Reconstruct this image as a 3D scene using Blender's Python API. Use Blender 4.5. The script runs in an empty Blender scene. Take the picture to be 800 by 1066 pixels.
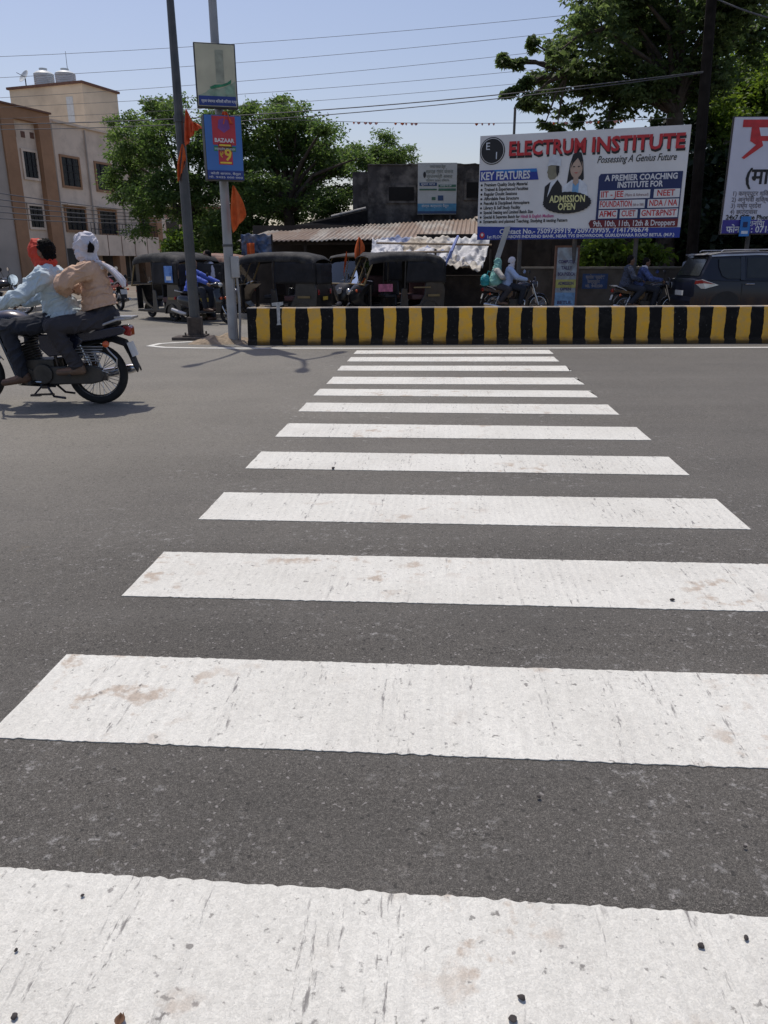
import bpy, bmesh, math, random
import numpy as np
from mathutils import Vector, Matrix, noise
random.seed(7)
RNG = np.random.default_rng(7)
R = math.radians
C = bpy.context.scene.collection
SC = bpy.context.scene

# ------------------------------------------------------------------ camera geometry
CH, CF, CP, CR = 1.4, 800.0, R(18.04), R(.21)
def ray(x, y):
    u = (x-400)/CF; v = (y-533)/CF
    u2 = u*math.cos(CR)-v*math.sin(CR); v2 = u*math.sin(CR)+v*math.cos(CR)
    return u2, math.cos(CP)-v2*math.sin(CP), -(math.sin(CP)+v2*math.cos(CP))
def G(x, y, z=0.0):
    r = ray(x, y); t = (z-CH)/r[2]
    return Vector((r[0]*t, r[1]*t, z))
def A(x, y, Y):
    r = ray(x, y); t = Y/r[1]
    return Vector((r[0]*t, Y, CH+r[2]*t))
def V(*a): return Vector(a)

# ------------------------------------------------------------------ materials
MATS = {}
def nt(m):
    m.use_nodes = True
    return m.node_tree.nodes, m.node_tree.links
def mat(name, col, rough=.6, metal=0, var=.18, scale=6, bump=0, bscale=50, coat=0, dirt=0, dirtcol=(.16,.13,.1), dscale=3, spec=.5):
    if name in MATS: return MATS[name]
    m = bpy.data.materials.new(name); N, L = nt(m)
    b = N['Principled BSDF']
    b.inputs['Roughness'].default_value = rough; b.inputs['Metallic'].default_value = metal
    b.inputs['Specular IOR Level'].default_value = spec
    if coat: b.inputs['Coat Weight'].default_value = coat; b.inputs['Coat Roughness'].default_value = .08
    tc = N.new('ShaderNodeTexCoord')
    nz = N.new('ShaderNodeTexNoise'); nz.inputs['Scale'].default_value = scale; nz.inputs['Detail'].default_value = 6
    L.new(tc.outputs['Object'], nz.inputs['Vector'])
    mr = N.new('ShaderNodeMapRange'); mr.inputs['From Min'].default_value = .3; mr.inputs['From Max'].default_value = .7
    mr.inputs['To Min'].default_value = 1-var; mr.inputs['To Max'].default_value = 1+var
    L.new(nz.outputs['Fac'], mr.inputs['Value'])
    mx = N.new('ShaderNodeMix'); mx.data_type = 'RGBA'; mx.blend_type = 'MULTIPLY'; mx.inputs['Factor'].default_value = 1
    mx.inputs[6].default_value = (*col, 1); L.new(mr.outputs[0], mx.inputs[7])
    out = mx.outputs[2]
    if dirt:
        n2 = N.new('ShaderNodeTexNoise'); n2.inputs['Scale'].default_value = dscale; n2.inputs['Detail'].default_value = 8; n2.inputs['Roughness'].default_value = .65
        L.new(tc.outputs['Object'], n2.inputs['Vector'])
        r2 = N.new('ShaderNodeMapRange'); r2.inputs['From Min'].default_value = .45; r2.inputs['From Max'].default_value = .68
        r2.inputs['To Max'].default_value = dirt
        L.new(n2.outputs['Fac'], r2.inputs['Value'])
        m2 = N.new('ShaderNodeMix'); m2.data_type = 'RGBA'; m2.inputs[7].default_value = (*dirtcol, 1)
        L.new(r2.outputs[0], m2.inputs['Factor']); L.new(out, m2.inputs[6]); out = m2.outputs[2]
    L.new(out, b.inputs['Base Color'])
    if bump:
        n3 = N.new('ShaderNodeTexNoise'); n3.inputs['Scale'].default_value = bscale; n3.inputs['Detail'].default_value = 4
        L.new(tc.outputs['Object'], n3.inputs['Vector'])
        bp = N.new('ShaderNodeBump'); bp.inputs['Strength'].default_value = bump; bp.inputs['Distance'].default_value = .02
        L.new(n3.outputs['Fac'], bp.inputs['Height']); L.new(bp.outputs[0], b.inputs['Normal'])
    MATS[name] = m
    return m
def glass(name, tint=.45, rough=.03):
    if name in MATS: return MATS[name]
    m = bpy.data.materials.new(name); N, L = nt(m)
    N.remove(N['Principled BSDF'])
    t = N.new('ShaderNodeBsdfTransparent'); t.inputs[0].default_value = (tint, tint*1.02, tint*1.02, 1)
    g = N.new('ShaderNodeBsdfGlossy'); g.inputs['Roughness'].default_value = rough; g.inputs[0].default_value = (.9, .9, .9, 1)
    f = N.new('ShaderNodeFresnel'); f.inputs['IOR'].default_value = 1.5
    mx = N.new('ShaderNodeMixShader'); L.new(f.outputs[0], mx.inputs[0]); L.new(t.outputs[0], mx.inputs[1]); L.new(g.outputs[0], mx.inputs[2])
    L.new(mx.outputs[0], N['Material Output'].inputs['Surface'])
    MATS[name] = m
    return m
def leafmat(name, c1, c2, trans=.35):
    if name in MATS: return MATS[name]
    m = bpy.data.materials.new(name); N, L = nt(m)
    b = N['Principled BSDF']; b.inputs['Roughness'].default_value = .5; b.inputs['Specular IOR Level'].default_value = .35
    g = N.new('ShaderNodeNewGeometry')
    mx = N.new('ShaderNodeMix'); mx.data_type = 'RGBA'; mx.inputs[6].default_value = (*c1, 1); mx.inputs[7].default_value = (*c2, 1)
    L.new(g.outputs['Random Per Island'], mx.inputs['Factor'])
    L.new(mx.outputs[2], b.inputs['Base Color'])
    tr = N.new('ShaderNodeBsdfTranslucent')
    h = N.new('ShaderNodeHueSaturation'); h.inputs['Value'].default_value = 1.7; h.inputs['Saturation'].default_value = 1.15; h.inputs['Hue'].default_value = .485
    L.new(mx.outputs[2], h.inputs['Color']); L.new(h.outputs[0], tr.inputs[0])
    ms = N.new('ShaderNodeMixShader'); ms.inputs[0].default_value = trans
    L.new(b.outputs[0], ms.inputs[1]); L.new(tr.outputs[0], ms.inputs[2]); L.new(ms.outputs[0], N['Material Output'].inputs['Surface'])
    MATS[name] = m
    return m

# ------------------------------------------------------------------ mesh builder
class MB:
    def __init__(s): s.v = []; s.f = []
    def add(s, v, f):
        o = len(s.v); s.v += [tuple(p) for p in v]; s.f += [tuple(i+o for i in q) for q in f]; return s
    def box(s, c, d, M=None):
        x, y, z = d[0]/2, d[1]/2, d[2]/2
        P = [V(a*x, b*y, e*z) for e in (-1, 1) for b in (-1, 1) for a in (-1, 1)]
        if M is not None: P = [M @ p for p in P]
        P = [p+Vector(c) for p in P]
        return s.add(P, [(0,2,3,1),(4,5,7,6),(0,1,5,4),(2,6,7,3),(0,4,6,2),(1,3,7,5)])
    def tube(s, pts, r, n=8, cap=True):
        pts = [Vector(p) for p in pts]; k = len(pts)
        rs = r if isinstance(r, (list, tuple)) else [r]*k
        P = []; F = []; prev = None
        for i, p in enumerate(pts):
            t = (pts[min(i+1, k-1)]-pts[max(i-1, 0)])
            t = t.normalized() if t.length > 1e-9 else V(0, 0, 1)
            if prev is None:
                a = t.orthogonal().normalized()
            else:
                a = prev-t*prev.dot(t)
                a = a.normalized() if a.length > 1e-6 else t.orthogonal().normalized()
            prev = a; b = t.cross(a)
            for j in range(n):
                g = 2*math.pi*j/n
                P.append(p+(a*math.cos(g)+b*math.sin(g))*rs[i])
        for i in range(k-1):
            for j in range(n):
                F.append((i*n+j, i*n+(j+1) % n, (i+1)*n+(j+1) % n, (i+1)*n+j))
        if cap: F.append(tuple(range(n-1, -1, -1))); F.append(tuple((k-1)*n+j for j in range(n)))
        return s.add(P, F)
    def cyl(s, p0, p1, r0, r1=None, n=14):
        return s.tube([p0, p1], [r0, r0 if r1 is None else r1], n)
    def caps(s, p0, p1, r0, r1, n=14):
        p0 = Vector(p0); p1 = Vector(p1); d = (p1-p0)
        d = d.normalized() if d.length > 1e-6 else V(0, 0, 1)
        pts = []; rs = []
        for k in (-.98, -.85, -.6, -.3, 0):
            pts.append(p0+d*r0*k); rs.append(r0*math.sqrt(1-k*k))
        for k in (0, .3, .6, .85, .98):
            pts.append(p1+d*r1*k); rs.append(r1*math.sqrt(1-k*k))
        return s.tube(pts, rs, n)
    def ell(s, c, r, M=None, nu=16, nv=10):
        P = []; F = []
        for i in range(nv+1):
            th = math.pi*i/nv
            for j in range(nu):
                ph = 2*math.pi*j/nu
                p = V(r[0]*math.sin(th)*math.cos(ph), r[1]*math.sin(th)*math.sin(ph), r[2]*math.cos(th)) if 0 < i < nv else V(1e-4*math.cos(ph), 1e-4*math.sin(ph), r[2]*math.cos(th))
                if M is not None: p = M @ p
                P.append(p+Vector(c))
        for i in range(nv):
            for j in range(nu):
                F.append((i*nu+j, (i+1)*nu+j, (i+1)*nu+(j+1) % nu, i*nu+(j+1) % nu))
        return s.add(P, F)
    def lathe(s, prof, c, axis, n=24, close=False):
        ax = Vector(axis).normalized(); a = ax.orthogonal().normalized(); b = ax.cross(a); c = Vector(c)
        P = []; F = []; k = len(prof)
        for r, h in prof:
            for j in range(n):
                g = 2*math.pi*j/n
                P.append(c+ax*h+(a*math.cos(g)+b*math.sin(g))*r)
        for i in range(k if close else k-1):
            i2 = (i+1) % k
            for j in range(n):
                F.append((i*n+j, i*n+(j+1) % n, i2*n+(j+1) % n, i2*n+j))
        return s.add(P, F)
    def prism(s, poly, o, ux, uy, th):
        """polygon in the (ux, uy) plane through o, extruded by th along ux x uy"""
        ux = Vector(ux); uy = Vector(uy); n = ux.cross(uy).normalized(); o = Vector(o)
        P = [o+ux*a+uy*b for a, b in poly]; k = len(P)
        P += [p+n*th for p in P]
        F = [tuple(range(k-1, -1, -1)), tuple(range(k, 2*k))]+[(i, (i+1) % k, k+(i+1) % k, k+i) for i in range(k)]
        return s.add(P, F)
    def grid(s, fn, nu, nv):
        P = [fn(i/nu, j/nv) for j in range(nv+1) for i in range(nu+1)]
        F = [(j*(nu+1)+i, j*(nu+1)+i+1, (j+1)*(nu+1)+i+1, (j+1)*(nu+1)+i) for j in range(nv) for i in range(nu)]
        return s.add(P, F)
    def loft(s, secs, cap=True):
        n = len(secs[0]); P = [p for q in secs for p in q]; F = []
        for i in range(len(secs)-1):
            for j in range(n):
                F.append((i*n+j, i*n+(j+1) % n, (i+1)*n+(j+1) % n, (i+1)*n+j))
        if cap: F.append(tuple(range(n-1, -1, -1))); F.append(tuple((len(secs)-1)*n+j for j in range(n)))
        return s.add(P, F)
    def build(s, name, m, parent=None, smooth=35, bevel=0, solid=0, sub=0, fix=True):
        me = bpy.data.meshes.new(name); me.from_pydata(s.v, [], s.f)
        if fix:
            bm = bmesh.new(); bm.from_mesh(me); bmesh.ops.recalc_face_normals(bm, faces=bm.faces); bm.to_mesh(me); bm.free()
        me.update()
        o = bpy.data.objects.new(name, me); C.objects.link(o)
        if m is not None: me.materials.append(m)
        if smooth:
            me.shade_smooth()
            if not sub: me.set_sharp_from_angle(angle=R(smooth))
        if solid:
            d = o.modifiers.new('s', 'SOLIDIFY'); d.thickness = solid; d.offset = 0
        if bevel:
            d = o.modifiers.new('b', 'BEVEL'); d.width = bevel; d.segments = 2; d.limit_method = 'ANGLE'; d.angle_limit = R(40)
        if sub:
            d = o.modifiers.new('u', 'SUBSURF'); d.levels = d.render_levels = sub
        if parent is not None: o.parent = parent
        return o
def empty(name, loc, rz=0):
    o = bpy.data.objects.new(name, None); C.objects.link(o); o.location = loc; o.rotation_euler = (0, 0, rz); o.empty_display_size = .2
    return o
def tag(o, label=None, cat=None, group=None, kind=None):
    if label: o['label'] = label
    if cat: o['category'] = cat
    if group: o['group'] = group
    if kind: o['kind'] = kind
    return o
def thing(name, loc, rz, label, cat, group=None): return tag(empty(name, loc, rz), label, cat, group)
KIDS = {}
def copy_tree(o, parent=None):
    c = o.copy(); C.objects.link(c)
    if parent is not None: c.parent = parent
    for ch in [x for x in list(C.objects) if x.parent == o]: copy_tree(ch, c)
    return c
def evalmesh(o):
    dg = bpy.context.evaluated_depsgraph_get(); dg.update()
    return bpy.data.meshes.new_from_object(o.evaluated_get(dg), depsgraph=dg)

# flat lettering: real text outlines turned into a thin mesh lying in the plane (ux, uy) at o
def text_mesh(s, size, bold=0, shear=0, align='LEFT', width=None, ext=.0015):
    cu = bpy.data.curves.new('txt', 'FONT'); cu.body = s; cu.size = size; cu.align_x = align; cu.offset = bold; cu.shear = shear
    cu.resolution_u = 2; cu.extrude = ext
    o = bpy.data.objects.new('txt', cu); C.objects.link(o)
    me = evalmesh(o); bpy.data.objects.remove(o)
    vs = [v.co.copy() for v in me.vertices]; fs = [tuple(p.vertices) for p in me.polygons]
    bpy.data.meshes.remove(me); bpy.data.curves.remove(cu)
    if width and vs:
        x0 = min(v.x for v in vs); x1 = max(v.x for v in vs); k = width/max(1e-6, x1-x0)
        for v in vs: v.x = (v.x-x0)*k-(width/2 if align == 'CENTER' else 0)
    return vs, fs
def put_text(mb, s, o, ux, uy, size, **k):
    vs, fs = text_mesh(s, size, **k)
    ux = Vector(ux); uy = Vector(uy); n = ux.cross(uy); o = Vector(o)
    mb.add([o+ux*v.x+uy*v.y+n*v.z for v in vs], fs)
class Board:
    """a flat board: local coordinates in metres, origin bottom-left of its face; layers stacked 4 mm apart outward"""
    def __init__(s, o, ux, uy, parent): s.o = Vector(o); s.ux = Vector(ux).normalized(); s.uy = Vector(uy).normalized(); s.n = s.ux.cross(s.uy); s.p = parent
    def at(s, x, y, lay): return s.o+s.ux*x+s.uy*y+s.n*(.004*lay)
    def poly(s, name, pts, m, lay): return MB().prism(pts, s.at(0, 0, lay), s.ux, s.uy, .002).build(name, m, s.p, smooth=0)
    def rect(s, name, x, y, w, h, m, lay): return s.poly(name, [(x, y), (x+w, y), (x+w, y+h), (x, y+h)], m, lay)
    def text(s, name, items, m, lay):
        mb = MB()
        for (t, x, y, size, k) in items: put_text(mb, t, s.at(x, y, lay), s.ux, s.uy, size, **k)
        return mb.build(name, m, s.p, smooth=0, fix=False)

# ------------------------------------------------------------------ world, sun, camera
SUN_EL, SH = R(67), Vector((.5, -.866, 0))       # elevation; direction in which shadows fall
w = bpy.data.worlds.new('World'); SC.world = w; w.use_nodes = True
N, L = w.node_tree.nodes, w.node_tree.links
bg = N['Background']; sky = N.new('ShaderNodeTexSky'); sky.sky_type = 'NISHITA'; sky.sun_disc = False
sky.sun_elevation = SUN_EL; sky.sun_rotation = math.atan2(-SH.x, -SH.y)
sky.air_density = 1.25; sky.dust_density = 2.6; sky.ozone_density = 2.0; sky.altitude = 600
skm = N.new('ShaderNodeMix'); skm.data_type = 'RGBA'; skm.blend_type = 'MULTIPLY'; skm.inputs[0].default_value = 1; skm.inputs[7].default_value = (1.06, .95, .98, 1)
L.new(sky.outputs[0], skm.inputs[6]); L.new(skm.outputs[2], bg.inputs['Color']); bg.inputs['Strength'].default_value = .118
ld = bpy.data.lights.new('sun', 'SUN'); ld.energy = 2.9; ld.angle = R(.53); ld.color = (1, .945, .855)
lo = bpy.data.objects.new('sun', ld); C.objects.link(lo)
sd = Vector((SH.x*math.cos(SUN_EL), SH.y*math.cos(SUN_EL), -math.sin(SUN_EL)))
lo.rotation_euler = sd.to_track_quat('-Z', 'Y').to_euler(); lo.location = (-10, 20, 40)
cd = bpy.data.cameras.new('camera'); co = bpy.data.objects.new('camera', cd); C.objects.link(co); SC.camera = co
cr, sr, cp, sp = math.cos(CR), math.sin(CR), math.cos(CP), math.sin(CP)
right = V(cr, -sr*sp, -sr*cp); up = V(sr, cr*sp, cr*cp); fw = V(0, cp, -sp)
co.matrix_world = Matrix(((right.x, up.x, -fw.x, 0), (right.y, up.y, -fw.y, 0), (right.z, up.z, -fw.z, CH), (0, 0, 0, 1)))
cd.sensor_fit = 'VERTICAL'; cd.sensor_height = 36; cd.lens = CF/1066*36; cd.clip_end = 2000; cd.clip_start = .05
SC.view_settings.view_transform = 'Standard'; SC.view_settings.look = 'None'; SC.view_settings.gamma = 1
SC.view_settings.use_curve_mapping = False; SC.view_settings.exposure = 0
SC.cycles.max_bounces = 8; SC.cycles.transparent_max_bounces = 16
# ------------------------------------------------------------------ ground, road, crossing
def asphalt_mat():
    m = bpy.data.materials.new('asphalt'); N, L = nt(m); b = N['Principled BSDF']; b.inputs['Roughness'].default_value = .82; b.inputs['Specular IOR Level'].default_value = .3
    g = N.new('ShaderNodeNewGeometry')
    def noise_(s, d=4, r=.5, src=None):
        n = N.new('ShaderNodeTexNoise'); n.inputs['Scale'].default_value = s; n.inputs['Detail'].default_value = d; n.inputs['Roughness'].default_value = r
        L.new(src or g.outputs['Position'], n.inputs['Vector']); return n
    def rng(v, a, b_, c, d):
        r = N.new('ShaderNodeMapRange'); r.inputs[1].default_value = a; r.inputs[2].default_value = b_; r.inputs[3].default_value = c; r.inputs[4].default_value = d
        L.new(v, r.inputs[0]); return r.outputs[0]
    def mix(f, a, b_, mode='MIX'):
        x = N.new('ShaderNodeMix'); x.data_type = 'RGBA'; x.blend_type = mode
        if isinstance(f, float): x.inputs[0].default_value = f
        else: L.new(f, x.inputs[0])
        for i, q in ((6, a), (7, b_)):
            if isinstance(q, tuple): x.inputs[i].default_value = (*q, 1)
            else: L.new(q, x.inputs[i])
        return x.outputs[2]
    big = noise_(.16, 5, .6); mid = noise_(1.3, 6, .65); fine = noise_(130, 3, .75)
    vo = N.new('ShaderNodeTexVoronoi'); vo.inputs['Scale'].default_value = 120; L.new(g.outputs['Position'], vo.inputs['Vector'])
    base = mix(rng(big.outputs[0], .35, .65, 0, 1), (.066, .062, .055), (.09, .0845, .0755))
    base = mix(rng(mid.outputs[0], .3, .7, 0, 1), base, mix(1.0, base, (1.22, 1.2, 1.18), 'MULTIPLY'))
    # aggregate: darker binder in the pits, paler stone tops
    base = mix(1.0, base, rng(fine.outputs[0], .3, .7, .62, 1.4), 'MULTIPLY')
    grit = noise_(330, 2, .7); base = mix(1.0, base, rng(grit.outputs[0], .36, .64, .32, 1.75), 'MULTIPLY')
    wn = noise_(75, 2, .6); wm = N.new('ShaderNodeVectorMath'); wm.operation = 'MULTIPLY_ADD'; wm.inputs[1].default_value = (.022, .022, .022); L.new(wn.outputs['Color'], wm.inputs[0]); L.new(g.outputs['Position'], wm.inputs[2]); warp = wm.outputs[0]
    def cells(s):
        q = N.new('ShaderNodeTexVoronoi'); q.inputs['Scale'].default_value = s; L.new(warp, q.inputs['Vector'])
        x = N.new('ShaderNodeSeparateColor'); L.new(q.outputs['Color'], x.inputs[0]); return x.outputs[0], q.outputs['Distance']
    def both(a, b_):
        x = N.new('ShaderNodeMath'); x.operation = 'MULTIPLY'; L.new(a, x.inputs[0]); L.new(b_, x.inputs[1]); return x.outputs[0]
    c1, d1 = cells(175); c2, d2 = cells(390); c3, d3 = cells(58); c4, d4 = cells(90)
    base = mix(1.0, base, rng(c1, 0, 1, .66, 1.34), 'MULTIPLY'); base = mix(1.0, base, rng(c2, 0, 1, .72, 1.28), 'MULTIPLY')
    base = mix(both(rng(c3, .10, .07, 0, .8), rng(d3, .42, .30, 0, 1)), base, (.02, .019, .018))     # open pits
    base = mix(both(rng(c4, .93, .95, 0, .8), rng(d4, .45, .35, 0, 1)), base, (.27, .255, .24))      # pale chippings
    # tyre polished bands along the road and pale dust towards the side street
    sx = N.new('ShaderNodeSeparateXYZ'); L.new(g.outputs['Position'], sx.inputs[0])
    band = N.new('ShaderNodeMath'); band.operation = 'SINE'
    k = N.new('ShaderNodeMath'); k.operation = 'MULTIPLY'; k.inputs[1].default_value = 3.4; L.new(sx.outputs[1], k.inputs[0]); L.new(k.outputs[0], band.inputs[0])
    st = N.new('ShaderNodeVectorMath'); st.operation = 'MULTIPLY'; st.inputs[1].default_value = (.12, 1.6, 1); L.new(g.outputs['Position'], st.inputs[0])
    streak = noise_(1.0, 5, .6, st.outputs[0])
    base = mix(rng(streak.outputs[0], .38, .7, 0, .28), base, (.16, .152, .138))
    base = mix(1.0, base, rng(band.outputs[0], -1, 1, .98, 1.02), 'MULTIPLY')
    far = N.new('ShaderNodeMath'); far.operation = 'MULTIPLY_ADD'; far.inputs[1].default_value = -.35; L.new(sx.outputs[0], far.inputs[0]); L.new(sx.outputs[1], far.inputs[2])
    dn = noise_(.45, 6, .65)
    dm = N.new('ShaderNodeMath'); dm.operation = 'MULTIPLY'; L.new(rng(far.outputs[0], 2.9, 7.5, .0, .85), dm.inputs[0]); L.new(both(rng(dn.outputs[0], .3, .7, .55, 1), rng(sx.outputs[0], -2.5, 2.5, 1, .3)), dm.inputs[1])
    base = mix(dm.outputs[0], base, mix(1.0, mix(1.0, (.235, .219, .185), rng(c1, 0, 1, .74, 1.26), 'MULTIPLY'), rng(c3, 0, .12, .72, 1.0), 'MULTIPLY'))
    # worn flecks of white paint and pale scuffs around the crossing
    n1 = noise_(17, 8, .8); n2 = noise_(1.7, 3, .5)
    fl = N.new('ShaderNodeMath'); fl.operation = 'MULTIPLY'; L.new(rng(n1.outputs[0], .555, .64, 0, .6), fl.inputs[0]); L.new(rng(n2.outputs[0], .46, .60, 0, .75), fl.inputs[1])
    cx = N.new('ShaderNodeMath'); cx.operation = 'ABSOLUTE'; cx0 = N.new('ShaderNodeMath'); cx0.inputs[1].default_value = -.45; L.new(sx.outputs[0], cx0.inputs[0]); L.new(cx0.outputs[0], cx.inputs[0])
    f2 = N.new('ShaderNodeMath'); f2.operation = 'MULTIPLY'; L.new(fl.outputs[0], f2.inputs[0]); L.new(rng(cx.outputs[0], 1.7, 2.4, 1, .25), f2.inputs[1])
    base = mix(f2.outputs[0], base, (.5, .49, .47))
    n3 = noise_(2.3, 6, .7); base = mix(rng(n3.outputs[0], .66, .74, 0, .35), base, (.17, .13, .08))
    L.new(base, b.inputs['Base Color'])
    h = N.new('ShaderNodeMath'); h.operation = 'MULTIPLY_ADD'; h.inputs[1].default_value = .8; L.new(vo.outputs['Distance'], h.inputs[0]); L.new(fine.outputs[0], h.inputs[2])
    bp = N.new('ShaderNodeBump'); bp.inputs['Strength'].default_value = .45; bp.inputs['Distance'].default_value = .004; L.new(h.outputs[0], bp.inputs['Height']); L.new(bp.outputs[0], b.inputs['Normal'])
    return m
def paint_mat(name='road_paint', dirt=1.0):
    m = bpy.data.materials.new(name); N, L = nt(m); b = N['Principled BSDF']; b.inputs['Roughness'].default_value = .7; b.inputs['Specular IOR Level'].default_value = .3
    tc = N.new('ShaderNodeTexCoord'); P = tc.outputs['Object']
    def noise_(s, d=4, r=.5, src=None):
        n = N.new('ShaderNodeTexNoise'); n.inputs['Scale'].default_value = s; n.inputs['Detail'].default_value = d; n.inputs['Roughness'].default_value = r
        L.new(src or P, n.inputs['Vector']); return n.outputs[0]
    def rng(v, a, b_, c, d):
        r = N.new('ShaderNodeMapRange'); r.inputs[1].default_value = a; r.inputs[2].default_value = b_; r.inputs[3].default_value = c; r.inputs[4].default_value = d
        L.new(v, r.inputs[0]); return r.outputs[0]
    def mix(f, a, b_, mode='MIX'):
        x = N.new('ShaderNodeMix'); x.data_type = 'RGBA'; x.blend_type = mode
        if isinstance(f, float): x.inputs[0].default_value = f
        else: L.new(f, x.inputs[0])
        for i, q in ((6, a), (7, b_)):
            if isinstance(q, tuple): x.inputs[i].default_value = (*q, 1)
            else: L.new(q, x.inputs[i])
        return x.outputs[2]
    def stretch(x, y):
        v = N.new('ShaderNodeVectorMath'); v.operation = 'MULTIPLY'; v.inputs[1].default_value = (x, y, 1); L.new(P, v.inputs[0]); return v.outputs[0]
    def mul(a, b_):
        v = N.new('ShaderNodeMath'); v.operation = 'MULTIPLY'; L.new(a, v.inputs[0])
        if isinstance(b_, float): v.inputs[1].default_value = b_
        else: L.new(b_, v.inputs[1])
        return v.outputs[0]
    col = mix(rng(noise_(1.4, 6, .6), .35, .65, 0, 1), (.63, .615, .555), (.71, .698, .635))
    grime = noise_(1, 6, .7, stretch(26, 2.2))                       # streaks along the ribs
    col = mix(rng(grime, .55, .78, 0, .22*dirt), col, (.36, .345, .32))
    col = mix(mul(rng(noise_(1, 7, .75, stretch(34, 5)), .62, .70, 0, 1), rng(noise_(1.7, 3), .54, .66, 0, .8*dirt)), col, (.13, .125, .12))   # chipped through to asphalt
    col = mix(rng(noise_(38, 3, .6), .66, .73, 0, .75), col, (.2, .19, .18))          # pits
    col = mix(mul(rng(noise_(6.5, 6, .65), .55, .63, 0, 1), rng(noise_(1.1, 2), .50, .60, 0, .75*dirt)), col, (.42, .33, .25))   # brownish foot stains
    col = mix(1.0, col, rng(noise_(1, 3, .6, stretch(55, .7)), .35, .65, .965, 1.02), 'MULTIPLY')
    gr2 = noise_(240, 2, .6); col = mix(1.0, col, rng(gr2, .33, .67, .93, 1.05), 'MULTIPLY')
    col = mix(mul(rng(noise_(1, 5, .7, stretch(60, 9)), .56, .64, 0, 1), rng(noise_(1, 2, .5, stretch(9, .3)), .55, .61, 0, .9*dirt)), col, (.2, .19, .18))   # worn rib lines
    wn = N.new('ShaderNodeTexNoise'); wn.inputs['Scale'].default_value = 60; wn.inputs['Detail'].default_value = 3; L.new(P, wn.inputs['Vector'])
    wm = N.new('ShaderNodeVectorMath'); wm.operation = 'MULTIPLY_ADD'; wm.inputs[1].default_value = (.04, .04, .04); L.new(wn.outputs['Color'], wm.inputs[0]); L.new(P, wm.inputs[2])
    def cells(s):
        q = N.new('ShaderNodeTexVoronoi'); q.inputs['Scale'].default_value = s; L.new(wm.outputs[0], q.inputs['Vector'])
        x = N.new('ShaderNodeSeparateColor'); L.new(q.outputs['Color'], x.inputs[0]); return x.outputs[0], q.outputs['Distance']
    c1, d1 = cells(210); c2, d2 = cells(70); c3, d3 = cells(24)
    col = mix(1.0, col, rng(c1, 0, 1, .87, 1.09), 'MULTIPLY'); col = mix(1.0, col, rng(c2, 0, 1, .95, 1.04), 'MULTIPLY')
    col = mix(mul(rng(c2, .05, .03, 0, .7), rng(d2, .40, .25, 0, 1)), col, (.16, .152, .138)); col = mix(mul(rng(c3, .05, .03, 0, .75), rng(d3, .26, .16, 0, 1)), col, (.13, .12, .11))
    L.new(col, b.inputs['Base Color'])
    wv = N.new('ShaderNodeTexWave'); wv.wave_type = 'BANDS'; wv.bands_direction = 'X'; wv.inputs['Scale'].default_value = 7.5; wv.inputs['Distortion'].default_value = 2.2; wv.inputs['Detail'].default_value = 2; wv.inputs['Detail Scale'].default_value = .6
    L.new(stretch(1, .12), wv.inputs['Vector'])
    h = N.new('ShaderNodeMath'); h.operation = 'MULTIPLY_ADD'; h.inputs[1].default_value = .5; L.new(mul(wv.outputs['Fac'], rng(noise_(1.6, 4, .6), .38, .62, .1, 1.15)), h.inputs[0]); L.new(noise_(110, 4, .65), h.inputs[2])
    bp = N.new('ShaderNodeBump'); bp.inputs['Strength'].default_value = .6; bp.inputs['Distance'].default_value = .005; L.new(h.outputs[0], bp.inputs['Height']); L.new(bp.outputs[0], b.inputs['Normal'])
    return m
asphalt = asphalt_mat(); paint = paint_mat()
dirt = mat('dirt', (.2, .165, .125), .95, var=.35, scale=1.2, bump=.6, bscale=30, dirt=.6, dirtcol=(.11, .095, .075), dscale=.6)
def sheet(name, pts, z, m, kind='structure'):
    o = MB().add([V(x, y, z) for x, y in pts], [tuple(range(len(pts)))]).build(name, m, smooth=0)
    o['kind'] = kind; return o
sheet('ground', [(-900, -900), (900, -900), (900, 900), (-900, 900)], -.012, dirt)
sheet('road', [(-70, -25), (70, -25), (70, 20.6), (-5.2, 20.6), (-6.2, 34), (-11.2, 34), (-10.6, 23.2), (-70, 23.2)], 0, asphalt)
kerbm = mat('kerb_concrete', (.42, .4, .36), .9, var=.25, scale=3, bump=.3, dirt=.5)
def ribbon(name, pts, wd, z0, z1, m):
    mb = MB(); n = len(pts); secs = []
    for i, p in enumerate(pts):
        p = Vector((*p, 0)); a = Vector((*pts[max(i-1, 0)], 0)); b = Vector((*pts[min(i+1, n-1)], 0)); t = (b-a).normalized(); s = V(-t.y, t.x, 0)*wd/2
        secs.append([p-s+V(0, 0, z0), p+s+V(0, 0, z0), p+s+V(0, 0, z1), p-s+V(0, 0, z1)])
    mb.loft(secs); return mb.build(name, m, smooth=0)
tag(ribbon('kerb', [(-70, 23.3), (-10.9, 23.3), (-10.6, 23.6), (-11.2, 34)], .2, -.01, .13, kerbm), kind='structure')
tag(ribbon('kerb', [(70, 20.75), (-5.1, 20.75), (-6.1, 34)], .18, -.01, .12, kerbm), kind='structure')
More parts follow.
